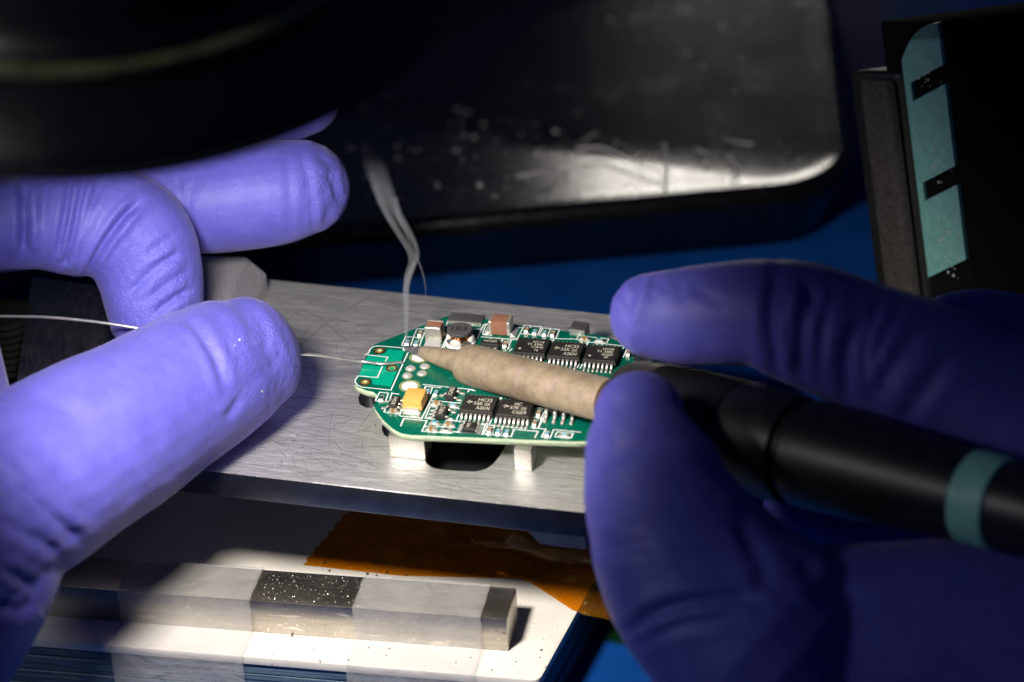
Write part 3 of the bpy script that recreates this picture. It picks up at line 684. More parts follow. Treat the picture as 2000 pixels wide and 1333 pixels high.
tr_l += [[bp(*c5(*q)) for q in L] for L in ([(760, 715), (800, 740), (900, 735)], [(1430, 690), (1480, 600)], [(1180, 640), (1230, 560)])]
v_, f_ = strokes(tr_l, .0085, PT+.0012); mobj('trace', me_from('trace', v_, f_, M['trace']), board)
# plated holes, pads, solder joints
def ring_me(name, r0, r1, z0, z1, mat, n=28):
    vs = [(r_*math.cos(2*math.pi*k/n), r_*math.sin(2*math.pi*k/n), z_) for r_, z_ in ((r1, z0), (r1, z1), (r0, z1), (r0, z0)) for k in range(n)]; fs = []
    for i in range(3):
        for k in range(n): fs.append((i*n+k, i*n+(k+1) % n, (i+1)*n+(k+1) % n, (i+1)*n+k))
    return fix(me_from(name, vs, fs, mat))
dark_me = ring_me('bare_ring', .058, .092, 0, .0030, M['dark_ring'])
def bowl_me():
    n = 28; prof = [(.060, .0040), (.052, .0060), (.046, .002), (.036, -.012), (.030, -.022), (.012, -.028), (.001, -.029)]
    vs = [(r_*math.cos(2*math.pi*k/n), r_*math.sin(2*math.pi*k/n), z_) for r_, z_ in prof for k in range(n)]; fs = []
    for i in range(len(prof)-1):
        for k in range(n): fs.append((i*n+k, (i+1)*n+k, (i+1)*n+(k+1) % n, i*n+(k+1) % n))
    return me_from('gold_barrel', vs, fs, M['gold'], True)
gold_me = bowl_me()
for x, y in gh:
    h_ = mobj('plated_hole', gold_me, board, (x, y, PT)); mobj('bare_ring', dark_me, h_)
olive_me = ring_me('mask_ring', .120, .158, 0, .0030, M['olive'])
peg_v, peg_f = lathe_along((0, 0, 0), (0, 0, 1), [(0, .118), (.006, .118), (.010, .112), (.011, .08)], 32); peg_me = fix(me_from('support_peg', peg_v, peg_f, M['pad_white']), angle=35)
for q in (c2(935, 1030), c2(1065, 655)):
    x, y = bp(*q); p_ = mobj('support_peg', peg_me, board, (x, y, PT-.002)); mobj('mask_ring', olive_me, p_, (0, 0, .002))
def dome(name, r_, h, mat, n=24, m=8):
    vs, fs = [], []
    for i in range(m):
        a = math.pi/2*i/m
        for k in range(n): vs.append((r_*math.cos(a)*math.cos(2*math.pi*k/n), r_*math.cos(a)*math.sin(2*math.pi*k/n), h*math.sin(a)))
    vs.append((0, 0, h))
    for i in range(m-1):
        for k in range(n): fs.append((i*n+k, i*n+(k+1) % n, (i+1)*n+(k+1) % n, (i+1)*n+k))
    for k in range(n): fs.append(((m-1)*n+k, (m-1)*n+(k+1) % n, len(vs)-1))
    return me_from(name, vs, fs, mat, True)
sj = dome('solder_joint', .070, .045, M['solder']); sr = ring_me('mask_ring', .068, .080, 0, .0025, M['olive'])
for i, q in enumerate((c2(945, 803), c2(1133, 775), c2(903, 900), c2(1095, 868))):
    x, y = bp(*q); o = mobj('solder_joint', sj, board, (x, y, PT), i*1.3); o.scale = (1, 1, (1, .8, 1.25, .9)[i]); mobj('mask_ring', sr, o)
via_me = ring_me('via', .010, .021, 0, .0022, M['trace'], 16)
for q in (c2(1475, 925), c2(1390, 1030), c2(1620, 1042), c2(635, 1105), c2(712, 1108), c3(1405, 495), c3(985, 645), c3(600, 478), c4(380, 510), c4(1170, 400), c5(755, 702), c4(240, 388)):
    x, y = bp(*q); mobj('via', via_me, board, (x, y, PT))
x, y = bp(790, 683); mobj('molten_bead', dome('molten_bead', .035, .034, M['solder']), board, (x, y, PT))
plus_v, plus_f = strokes([[bp(*c3(812, 578)), bp(*c3(865, 584))], [bp(*c3(845, 562)), bp(*c3(830, 600))]], .013, PT+.003); mobj('polarity_mark', me_from('polarity_mark', plus_v, plus_f, M['trace']), board)

# chips
def pin_me(name, prof, w, th, mat):
    vs, fs = [], []; P_ = np.array(prof, float); T = np.gradient(P_, axis=0); T /= np.linalg.norm(T, axis=1)[:, None]
    for (y, z_), tt in zip(P_, T):
        n_ = np.array([-tt[1], tt[0]])*th/2; n_ = n_ if n_[1] > 0 else -n_
        for sx, sg in ((-1, 1), (1, 1), (1, -1), (-1, -1)): vs.append((sx*w/2, y+sg*n_[0], z_+sg*n_[1]))
    m = len(P_)
    for i in range(m-1):
        for k in range(4): fs.append((i*4+k, i*4+(k+1) % 4, (i+1)*4+(k+1) % 4, (i+1)*4+k))
    fs += [(3, 2, 1, 0), tuple((m-1)*4+k for k in range(4))]
    me = fix(me_from(name, vs, fs, mat)); bm = bmesh.new(); bm.from_mesh(me); bmesh.ops.bevel(bm, geom=list(bm.edges), offset=th*.28, segments=1, affect='EDGES'); bm.to_mesh(me); bm.free()
    me.polygons.foreach_set('use_smooth', [True]*len(me.polygons)); return me
tp = pin_me('pin', [(.02, .060), (-.022, .062), (-.045, .052), (-.062, .022), (-.082, .012), (-.12, .016), (-.155, .006)], .034, .018, M['tin'])
def chip_body(name, lx, ly, z0, z1, inset=.012):
    """moulded body: sides taper above and below the lead line"""
    zm = z0+(z1-z0)*.45; vs = []
    for z_, k in ((z0, inset), (zm, 0), (z1-.006, inset), (z1, inset+.008)):
        vs += [(-lx/2+k, -ly/2+k, z_), (lx/2-k, -ly/2+k, z_), (lx/2-k, ly/2-k, z_), (-lx/2+k, ly/2-k, z_)]
    fs = [(3, 2, 1, 0), (12, 13, 14, 15)]
    for i in range(3):
        for k in range(4): fs.append((i*4+k, i*4+(k+1) % 4, (i+1)*4+(k+1) % 4, (i+1)*4+k))
    return me_from(name, vs, fs, M['epoxy'])
def logo(x, y, s, z):
    P_ = [(-1, .15), (-.45, .2), (-.4, .95), (.05, .95), (.1, .55), (.75, .45), (1, .1), (.55, -.2), (.15, -.45), (-.05, -.95), (-.35, -.6), (-.5, -.2)]
    vs = [(x+a*s, y+b*s*.8, z) for a, b in P_]; return vs, [tuple(range(len(vs)))]
def bits(x, y, s, z):
    st_ = strokes([[(x-.35*s, y+.3*s), (x-.3*s, y-.2*s), (x-.05*s, y-.3*s)], [(x+.15*s, y+.15*s), (x+.1*s, y-.3*s)], [(x-.5*s, y+.12*s), (x+.0*s, y+.15*s)]], s*.16, z); return st_
tss_me = chip_body('chip', .50, .44, .014, .112)
def tssop(px, py, lines, npin=7, extra=None, label=None):
    x, y = bp(px, py, PT+.112); c = mobj('chip', tss_me, board, (x, y, PT))
    if label: c['label'] = label
    for k in range(npin):
        xx = (k-(npin-1)/2)*.065
        mobj('pin', tp, c, (xx, -.21, 0)); mobj('pin', tp, c, (xx, .21, 0), math.pi)
    zt = .1135; parts = [text_me(s_, x0, x1, yc, h, zt, None) for s_, x0, x1, yc, h in lines]; mk2 = []
    if extra == 'logo': parts.append(logo(-.140, .012, .052, zt)); mk2.append(bits(-.138, .010, .05, zt+.0006))
    if extra == 'logo' : parts.append(strokes([[(.082, -.045), (.165, -.045)]], .008, zt))
    if extra == 'dot':
        parts.append(([(-.155+.021*math.cos(a*.3927), -.10+.021*math.sin(a*.3927), zt) for a in range(16)], [tuple(range(16))]))
    v_, f_ = join(parts); mobj('marking', me_from('marking', v_, f_, M['mark']), c)
    if mk2: v_, f_ = join(mk2); mobj('emblem_letters', me_from('emblem_letters', v_, f_, M['epoxy']), c)
    return c
L14 = lambda a, b, c, d: [(a, .005, .17, .113, .062), (b[:2], -.075, -.005, .038, .060), (b[3:], .030, .175, .038, .060), (c, .007, .178, -.040, .062), (d, .057, .12, -.115, .058)]
tssop(1038, 675.5, L14('HC14', 'TI 39K', 'C84J', '7J'), 7, 'dot')
H32 = lambda a, b, c: [(a, -.025, .178, .092, .078), (b, -.075, .065, -.006, .076), ('G4', .084, .162, -.003, .058), (c, -.018, .180, -.118, .080)]
tssop(1105.5, 682.5, H32('HC32', '32K', 'A2KN'), 7, 'logo')
tssop(1174.7, 689.5, L14('HC08', 'TI 38K', 'AHDP', '9F'), 7, 'dot')
tssop(935.5, 788, H32('HC32', '32K', 'A2KN'), 7, 'logo')
h37 = H32('HC', '37K', 'CGE9'); h37[0] = ('HC', -.025, .075, .092, .078)
tssop(1006.5, 796.5, h37, 8, 'logo')
# wide-lead chip half hidden under the iron and thumb
sp_ = pin_me('pin', [(.03, .105), (-.03, .108), (-.055, .095), (-.068, .055), (-.085, .022), (-.13, .02), (-.19, .006)], .046, .026, M['tin'])
x, y = bp(1094, 815.5, PT); so_me = chip_body('chip', .50, .39, .02, .165, .02); so = mobj('chip', so_me, board, (x, y+.20, PT)); so['label'] = 'taller chip with wide silver leads'
for k in range(4):
    mobj('pin', sp_, so, ((k-1.5)*.127, -.185, 0)); mobj('pin', sp_, so, ((k-1.5)*.127, .185, 0), math.pi)
# small transistor style chips
pad_me = box_me('solder_pad', (-.035, -.03, 0), (.035, .03, .006), M['solder'], .004, 1)
sot_pin = pin_me('pin', [(.02, .05), (-.03, .052), (-.05, .03), (-.065, .012), (-.10, .014), (-.125, .004)], .042, .016, M['tin'])
def small_chip(px, py, lx, ly, h, leads, lines, rz=0, name='chip', pin=None):
    x, y = bp(px, py, PT+h); c = mobj(name, chip_body(name, lx, ly, .012, h, .010), board, (x, y, PT), rz)
    for lxp, lyp, rr in leads: mobj('pin', pin or sot_pin, c, (lxp, lyp, 0), rr)
    if lines:
        v_, f_ = join([text_me(s_, x0, x1, yc, hh, h+.0015, None, rr) for s_, x0, x1, yc, hh, rr in lines]); mobj('marking', me_from('marking', v_, f_, M['mark']), c)
    return c
Hh = math.pi/2
small_chip(1019.5-62.5, 667.5, .29, .16, .11, [(-.095, -.07, 0), (0, -.07, 0), (.095, -.07, 0), (-.095, .07, math.pi), (.095, .07, math.pi)], [('ADQK', -.10, .11, .012, .062, 0)])
small_chip(881, 764, .13, .27, .10, [(-.055, 0, -Hh), (.055, .09, Hh), (.055, -.09, Hh)], [('K2462', -.10, .10, -.002, .07, Hh)])
small_chip(770.5, 782.5, .13, .27, .10, [(-.055, -.09, -Hh), (-.055, .09, -Hh), (.055, -.09, Hh), (.055, .09, Hh), (.055, 0, Hh)], [('A4D8', -.10, .10, 0, .06, -Hh)])
small_chip(862.5, 800.5, .155, .28, .10, [(-.065, -.09, -Hh), (-.065, 0, -Hh), (-.065, .09, -Hh), (.065, -.09, Hh), (.065, .09, Hh)], [('LTAFA', -.11, .11, 0, .07, -Hh)])
ms_pin = pin_me('pin', [(.02, .04), (-.02, .042), (-.035, .02), (-.055, .01), (-.085, .004)], .024, .012, M['tin'])
small_chip(917.5, 830.5, .20, .20, .075, [(-.09, (k-1.5)*.055, -Hh) for k in range(4)]+[(.09, (k-1.5)*.055, Hh) for k in range(4)], [('MH2', -.055, .055, .02, .05, Hh)], pin=ms_pin)
# small passives
def passive(kind):
    lx, ly, h = .105, .058, .042 if kind != 'cap' else .055
    top = {'cap': M['tan_ceramic'], 'res': M['blue'], 'blk': M['epoxy']}[kind]
    parts, mi = [], []
    def bx(a, b, z0, z1, yw, m):
        me = [(a, -yw, z0), (b, -yw, z0), (b, yw, z0), (a, yw, z0), (a, -yw, z1), (b, -yw, z1), (b, yw, z1), (a, yw, z1)]
        parts.append((me, [(3, 2, 1, 0), (4, 5, 6, 7), (0, 1, 5, 4), (1, 2, 6, 5), (2, 3, 7, 6), (3, 0, 4, 7)])); mi.extend([m]*6)
    e = .028
    bx(-lx/2+e-.002, lx/2-e+.002, .006, h-.004, ly/2-.002, 1 if kind != 'cap' else 0)
    if kind != 'cap': bx(-lx/2+e-.004, lx/2-e+.004, h-.004, h+.001, ly/2-.004, 0)
    bx(-lx/2, -lx/2+e, .004, h, ly/2, 2); bx(lx/2-e, lx/2, .004, h, ly/2, 2)
    for s in (-1, 1):                                      # solder fillets on the pads
        a, b = s*lx/2, s*(lx/2+.038); yw = ly/2-.004
        parts.append(([(a, -yw, .001), (b, -yw, .001), (b, yw, .001), (a, yw, .001), (a, -yw, h*.75), (a, yw, h*.75), (a+s*.014, -yw, h*.35), (a+s*.014, yw, h*.35)], [(0, 1, 6, 4), (3, 5, 7, 2), (4, 6, 7, 5), (6, 1, 2, 7)])); mi.extend([2]*4)
    v_, f_ = join(parts); nm = 'capacitor' if kind == 'cap' else 'resistor'
    return fix(me_from(nm, v_, f_, [top, M['white_ceramic'], M['tin']], mi=mi))
PM = {k: passive(k) for k in ('cap', 'res', 'blk')}
mask_dark = M['dark_ring']
for cv, x, y, k, vert in [(c4, 590, 300, 'cap', 1), (c4, 697, 320, 'res', 1), (c4, 825, 335, 'res', 1), (c4, 932, 350, 'cap', 1), (c4, 1345, 408, 'cap', 0), (c4, 1540, 432, 'res', 0), (c4, 312, 490, 'cap', 1),
        (c2, 1070, 350, 'cap', 1), (c2, 905, 455, 'res', 1), (c2, 1020, 465, 'res', 1), (c2, 1165, 1098, 'res', 1), (c2, 1275, 1115, 'res', 1), (c3, 460, 262, 'blk', 1), (c3, 617, 438, 'cap', 0), (c3, 1215, 328, 'cap', 0), (c3, 1432, 358, 'res', 0), (c3, 1185, 602, 'res', 0),
        (c3, 1372, 617, 'cap', 0), (c3, 1140, 682, 'cap', 0), (c3, 1338, 695, 'blk', 0), (c5, 395, 705, 'cap', 1), (c5, 512, 722, 'res', 1), (c5, 630, 735, 'res', 1), (c5, 1068, 472, 'cap', 1), (c5, 1013, 610, 'cap', 1), (c5, 1183, 752, 'res', 1), (c5, 1420, 765, 'res', 0), (c4, 1915, 600, 'cap', 1)]:
    xx, yy = bp(*cv(x, y), PT+.03); mobj(PM[k].name.split('.')[0], PM[k], board, (xx, yy, PT), Hh if vert else 0)
# big ceramic capacitors
def mlcc(px, py, lx, ly, h, axis, zref):
    x, y = bp(px, py, PT+zref); c = mobj('ceramic_capacitor', box_me('ceramic_capacitor', (-lx/2, -ly/2, .012), (lx/2, ly/2, h), M['brown'], .018), board, (x, y, PT))
    for s in (-1, 1):
        e = .052; g_ = .005
        lo, hi = [-lx/2-g_, -ly/2-g_, .006], [lx/2+g_, ly/2+g_, h+g_]
        if s < 0: hi[axis] = lo[axis]+e+g_
        else: lo[axis] = hi[axis]-e-g_
        mobj('terminal', box_me('terminal', lo, hi, M['term'], .022, 3), c)
        if axis == 1: v_ = [(-lx/2-.01, s*ly/2, .002), (lx/2+.01, s*ly/2, .002), (lx/2+.01, s*(ly/2+.09), .002), (-lx/2-.01, s*(ly/2+.09), .002), (-lx/2+.02, s*(ly/2+.004), .06), (lx/2-.02, s*(ly/2+.004), .06)]
        else: v_ = [(s*lx/2, -ly/2-.01, .002), (s*lx/2, ly/2+.01, .002), (s*(lx/2+.08), ly/2+.01, .002), (s*(lx/2+.08), -ly/2-.01, .002), (s*(lx/2+.004), -ly/2+.02, .06), (s*(lx/2+.004), ly/2-.02, .06)]
        mobj('solder_fillet', fix(me_from('solder_fillet', v_, [(0, 1, 2, 3), (2, 3, 4, 5), (0, 3, 4), (1, 2, 5)], M['solder'])), c)
    return c
mlcc(847.8, 633, .235, .235, .27, 1, .27); mlcc(977.5, 622, .325, .245, .235, 0, .235)
# drum inductor
ix_, iy_ = bp(899.5, 671, PT); ind = mobj('inductor', None or fix(me_from('inductor', *lathe_along((0, 0, .005), (0, 0, 1), [(0, .205), (.07, .205), (.085, .19), (.09, .12), (.2, .12), (.201, .18), (.205, .188), (.245, .188), (.252, .180)], 40), M['ferrite']), angle=35), board, (ix_, iy_, PT))
coil = []
for k in range(5):
    P_ = [((.125+.006*(k % 2))*math.cos(a), (.125+.006*(k % 2))*math.sin(a), .105+.022*k) for a in np.linspace(0, 2*math.pi, 41)]; coil.append(tube(P_, .0135, 6))
v_, f_ = join(coil); mobj('winding', me_from('winding', v_, f_, M['copper'], True), ind)
for a in (-1.75, .05, 3.0):
    bm = bmesh.new(); bmesh.ops.create_icosphere(bm, subdivisions=3, radius=1, matrix=Matrix.Translation((.165*math.cos(a), .165*math.sin(a), .075)) @ Matrix.Rotation(a, 4, 'Z') @ Matrix.Diagonal((.055, .095, .085, 1)))
    me = bpy.data.meshes.new('glue_dab'); bm.to_mesh(me); bm.free(); me.materials.append(M['glue']); me.polygons.foreach_set('use_smooth', [True]*len(me.polygons)); mobj('glue_dab', me, ind)
mobj('base_tray', fix(me_from('base_tray', *lathe_along((0, 0, .001), (0, 0, 1), [(0, .225), (.05, .228), (.06, .215), (.061, .206)], 40), M['pad_white']), angle=35), ind)
v_, f_ = text_me('103', -.115, .115, 0, .105, .2585, None, -.0); mobj('marking', me_from('marking', v_, f_, M['mark_dark']), ind)
# tantalum capacitor
x, y = bp(809.5, 770.5, PT+.19); tc_ = mobj('tantalum_capacitor', None or box_me('tantalum_capacitor', (-.14, -.165, .085), (.14, .165, .19), [M['tant'], M['tant_bar']], .012, 2), board, (x, y, PT))
mobj('lower_shell', box_me('lower_shell', (-.145, -.168, .03), (.145, .168, .087), M['tant'], .010, 2), tc_)
for s in (-1, 1):
    mobj('terminal', box_me('terminal', (-.105, s*.165-.03, .004), (.105, s*.165+.03, .075), M['term'], .012, 2), tc_)
    mobj('solder_pad', box_me('solder_pad', (-.125, s*.20-.06, .001), (.125, s*.20+.06, .014), M['solder'], .006, 2), tc_)

# ------------------------------------------------------------------ soldering iron
TA = G(792, 680, PT+.03); TB = V(1960, 986, 35.3); IL = np.linalg.norm(TB-TA)
iron = root('soldering_iron', tuple(TA), 'soldering iron with tan barrel and black grip touching the board', 'soldering iron')
def at_px(px):                                           # distance along the iron at which its axis shows at photo column px
    lo, hi = 0, IL*1.3; dd = (TB-TA)/IL
    for _ in range(50):
        m = (lo+hi)/2
        if proj(TA+dd*m)[0] < px: lo = m
        else: hi = m
    return lo
def rad_at(px, hw): t_ = at_px(px); return t_, hw*proj(TA+(TB-TA)/IL*t_)[2]/F
def prof_px(lst): return [rad_at(*q) for q in lst]
def ipart(name, lst, mat, seg=44):
    v_, f_ = lathe_along(TA, TB, prof_px(lst), seg); return mobj(name, fix(me_from(name, v_, f_, mat), angle=30), iron)
ipart('tip_point', [(788, 1.5), (791, 3.6), (797, 6.5), (812, 9.3), (826, 11.6)], M['tip'])
ipart('tip_cone', [(824, 11.2), (828, 13.2), (850, 17), (903, 25), (909, 25.5)], M['barrel'])
ipart('barrel', [(906, 26), (906.5, 33), (908, 37), (913, 40), (922, 41.3), (950, 42), (1040, 42.5), (1140, 43.6), (1190, 44.3)], M['barrel'])
ipart('heat_band', [(1189, 44.6), (1200, 46), (1216, 51)], M['burnt'])
ipart('collar', [(1212, 52), (1216, 74), (1224, 86), (1238, 93), (1264, 97), (1290, 99)], M['collar'])
gr = []
for k in range(26): gr += [(1290+k*6, 98+.30*k), (1292+k*6, 102+.30*k), (1295+k*6, 102+.30*k), (1296+k*6, 98+.30*k)]
ipart('knurled_grip', gr, M['grip'])
ipart('sleeve', [(1446, 104), (1450, 109), (1470, 110), (1545, 109), (1556, 107), (1560, 98)], M['grip'])
ipart('handle', [(1558, 96), (1572, 98), (1578, 106), (1600, 107), (1700, 103), (1800, 97), (1900, 91)], M['grip'])
ipart('teal_ring', [(1898, 90), (1900, 94), (1930, 94), (1962, 93), (1964, 90)], M['teal'])
ipart('cable_end', [(1962, 86), (1985, 88), (2100, 84), (2200, 60), (2320, 40)], M['grip'])

# solder wire, fed between the fingers of the left glove
wp = [V(-260, 615, 41.6), V(0, 618, 41.3), V(120, 622, 41.1), V(265, 641, 41.0), V(400, 672, 41.2), V(575, 690, 41.2), V(640, 696, 41.4), V(700, 705, 41.7), G(745, 711, PT+.06), G(784, 708, PT+.035)]
P_ = spline(wp, 120); v_, f_ = tube(P_, .0235, 10); tag(mobj('solder_wire', me_from('solder_wire', v_, f_, M['wire'], True)), 'thin silver solder wire fed toward the iron tip', 'wire')

# ------------------------------------------------------------------ hood of the lamp ring, top left
HC = V(277, 6, 33); hn = np.array([math.sin(-.0246), math.sin(-.1), 1.]); hn /= np.linalg.norm(hn)
hood = root('ring_light_hood', tuple(HC), 'big round black lens hood looming over the curled fingers', 'lens hood')
def hlathe(name, prof, mat, seg=120):
    A = HC; v_, f_ = [], []; e1 = np.cross(hn, (0, 1, 0)); e1 /= np.linalg.norm(e1); e2 = np.cross(hn, e1)
    for r_, z_ in prof:
        for k in range(seg): a = 2*math.pi*k/seg; v_.append(A+hn*z_+(e1*math.cos(a)+e2*math.sin(a))*r_)
    m = len(prof)
    for i in range(m):
        for k in range(seg): f_.append((i*seg+k, i*seg+(k+1) % seg, ((i+1) % m)*seg+(k+1) % seg, ((i+1) % m)*seg+k))
    return mobj(name, fix(me_from(name, v_, f_, mat), angle=28), hood)
hlathe('skirt', [(3.56, -.02), (3.60, .02), (3.58, .10), (3.42, .30), (3.05, .62), (2.88, .72), (2.84, .80), (2.80, .80), (2.80, .70), (3.30, .25), (3.50, -.02)], M['hood'])
hlathe('highlight_ring', [(2.80, .79), (2.93, .80), (2.93, .87), (2.80, .90)], M['ring_highlight'])  # thin ring added to carry the painted olive highlight
hlathe('rim', [(3.60, -.06), (3.66, -.03), (3.66, .03), (3.60, .06), (3.57, 0)], M['rim'])
hlathe('upper_barrel', [(2.79, .72), (2.83, .78), (2.81, .88), (2.70, 1.05), (2.62, 1.2), (2.60, 6), (2.3, 6), (2.3, .72)], M['hood'])
kv = V(-5, 300, 33.2); v_, f_ = lathe_along(kv+CT*(-.5), kv+CT*2, [(0, .30), (.05, .36), (.5, .36), (.62, .30)], 28); mobj('clamp_screw', fix(me_from('clamp_screw', v_, f_, M['black']), angle=35), hood)

# ------------------------------------------------------------------ gloved hands
def limb(nodes, seg=28, n=None):
    capk = nodes[-1] if not hasattr(nodes[-1], '__len__') else 1.0; nodes = [q for q in nodes if hasattr(q, '__len__')]
    """nodes: (px, py, depth, half width in px); closed rounded tube through them"""
    P_ = [list(V(a, b, d))+[h*d/F] for a, b, d, h in nodes]
    S_ = spline(P_, n or 10*len(nodes)); return tube(S_[:, :3], np.maximum(S_[:, 3], .03), seg, None, 'round', None, capk)
def hand(name, limbs, creases, tips, label, voxel=.038, smooth=7):
    v_, f_ = join([limb(L) for L in limbs]); me = fix(me_from('raw', v_, f_, M['glove']))
    o = bpy.data.objects.new('raw', me); COL.objects.link(o)
    md = o.modifiers.new('r', 'REMESH'); md.mode = 'VOXEL'; md.voxel_size = voxel; md.use_smooth_shade = True
    ms = o.modifiers.new('s', 'SMOOTH'); ms.factor = .5; ms.iterations = smooth
    dg = bpy.context.evaluated_depsgraph_get(); m2 = bpy.data.meshes.new_from_object(o.evaluated_get(dg)); bpy.data.objects.remove(o)
    n = len(m2.vertices); co = np.empty(n*3); m2.vertices.foreach_get('co', co); co = co.reshape(-1, 3)
    nr = np.empty(n*3); m2.vertices.foreach_get('normal', nr); nr = nr.reshape(-1, 3)
    x, y, d = proj(co); face = np.clip(((CAM-co)*nr).sum(1)/np.linalg.norm(CAM-co, axis=1)*3+.4, 0, 1)
    disp = np.zeros(n)
    for pts, amp, w, d0, d1 in creases:
        C_ = spline([(a, b, 0) for a, b in pts], 24)[:, :2]; best = np.full(n, 1e9); tt = np.zeros(n)
        for i in range(len(C_)-1):
            a, b = C_[i], C_[i+1]; ab = b-a; L2 = ab@ab
            s = np.clip(((x-a[0])*ab[0]+(y-a[1])*ab[1])/L2, 0, 1); q = np.hypot(x-a[0]-s*ab[0], y-a[1]-s*ab[1]); k = q < best
            best[k] = q[k]; tt[k] = ((i+s)/(len(C_)-1))[k]
        env = np.clip(np.minimum(tt, 1-tt)*5+.15, 0, 1)*face*((d > d0) & (d < d1))
        disp += env*amp*(-np.exp(-(best/w)**2)+.45*np.exp(-((best-2.1*w)/(1.2*w))**2))
    # slack, low swells of the loose rubber
    ph = co@np.array([[1.1, .7, -.4], [-.6, 1.3, .5], [.3, -.5, 1.6]]).T
    disp += .014*np.sin(ph[:, 0]*2.1)*np.sin(ph[:, 1]*1.7+1)+.003*np.sin(ph[:, 2]*4.3)*np.sin(ph[:, 0]*3.7)
    tv = np.zeros(n)
    for px, py, R in tips: tv = np.maximum(tv, np.clip(1.25-np.hypot(x-px, y-py)/R, 0, 1))
    disp += tv*.007*np.sin(co[:, 0]*21+3*np.sin(co[:, 2]*9))*np.sin(co[:, 1]*19+2*np.sin(co[:, 0]*11))
    co = co+nr*disp[:, None]; m2.vertices.foreach_set('co', co.ravel())
    at = m2.attributes.new('tip', 'FLOAT', 'POINT'); at.data.foreach_set('value', tv)
    m2.materials.clear(); m2.materials.append(M['glove']); m2.polygons.foreach_set('use_smooth', [True]*len(m2.polygons)); m2.update(); m2.name = name
    return tag(mobj(name, m2), label, 'gloved hand', 'gloved hands')
left = [
    # thumb, running from the wrist to the tip
    [(-170, 1060, 36.9, 235), (-60, 1000, 37.4, 205), (40, 950, 38.0, 188), (150, 886, 38.8, 176), (250, 830, 39.6, 164), (350, 768, 40.25, 150), (430, 722, 40.7, 139), (464, 706, 40.85, 131), (494, 691, 40.95, 117), .74],
    # index finger: level, then bent down behind the thumb
    [(-160, 440, 41.3, 110), (-60, 436, 41.3, 98), (60, 425, 41.4, 100), (150, 430, 41.5, 112), (220, 436, 41.6, 112), (268, 470, 41.7, 110), (290, 530, 41.8, 106), (303, 605, 41.8, 96)],
    # middle finger reaching out behind
    [(-60, 430, 42.8, 115), (120, 410, 42.9, 108), (300, 394, 43.1, 106), (440, 388, 43.1, 105), (540, 376, 43.1, 104), (588, 368, 43.1, 96)],
    # ring finger, mostly behind the hood
    [(100, 330, 43.6, 100), (300, 270, 43.7, 92), (460, 215, 43.8, 82), (560, 202, 43.8, 74), (596, 196, 43.8, 68)],
    # palm and wrist off to the left
    [(-170, 440, 41.9, 160), (-260, 600, 40.7, 240), (-240, 850, 38.7, 270), (-140, 1060, 37.4, 230)],
    [(-20, 1010, 37.7, 160), (-60, 1120, 37.5, 175), (-160, 1260, 37.1, 190), (-260, 1420, 36.9, 200)],
]
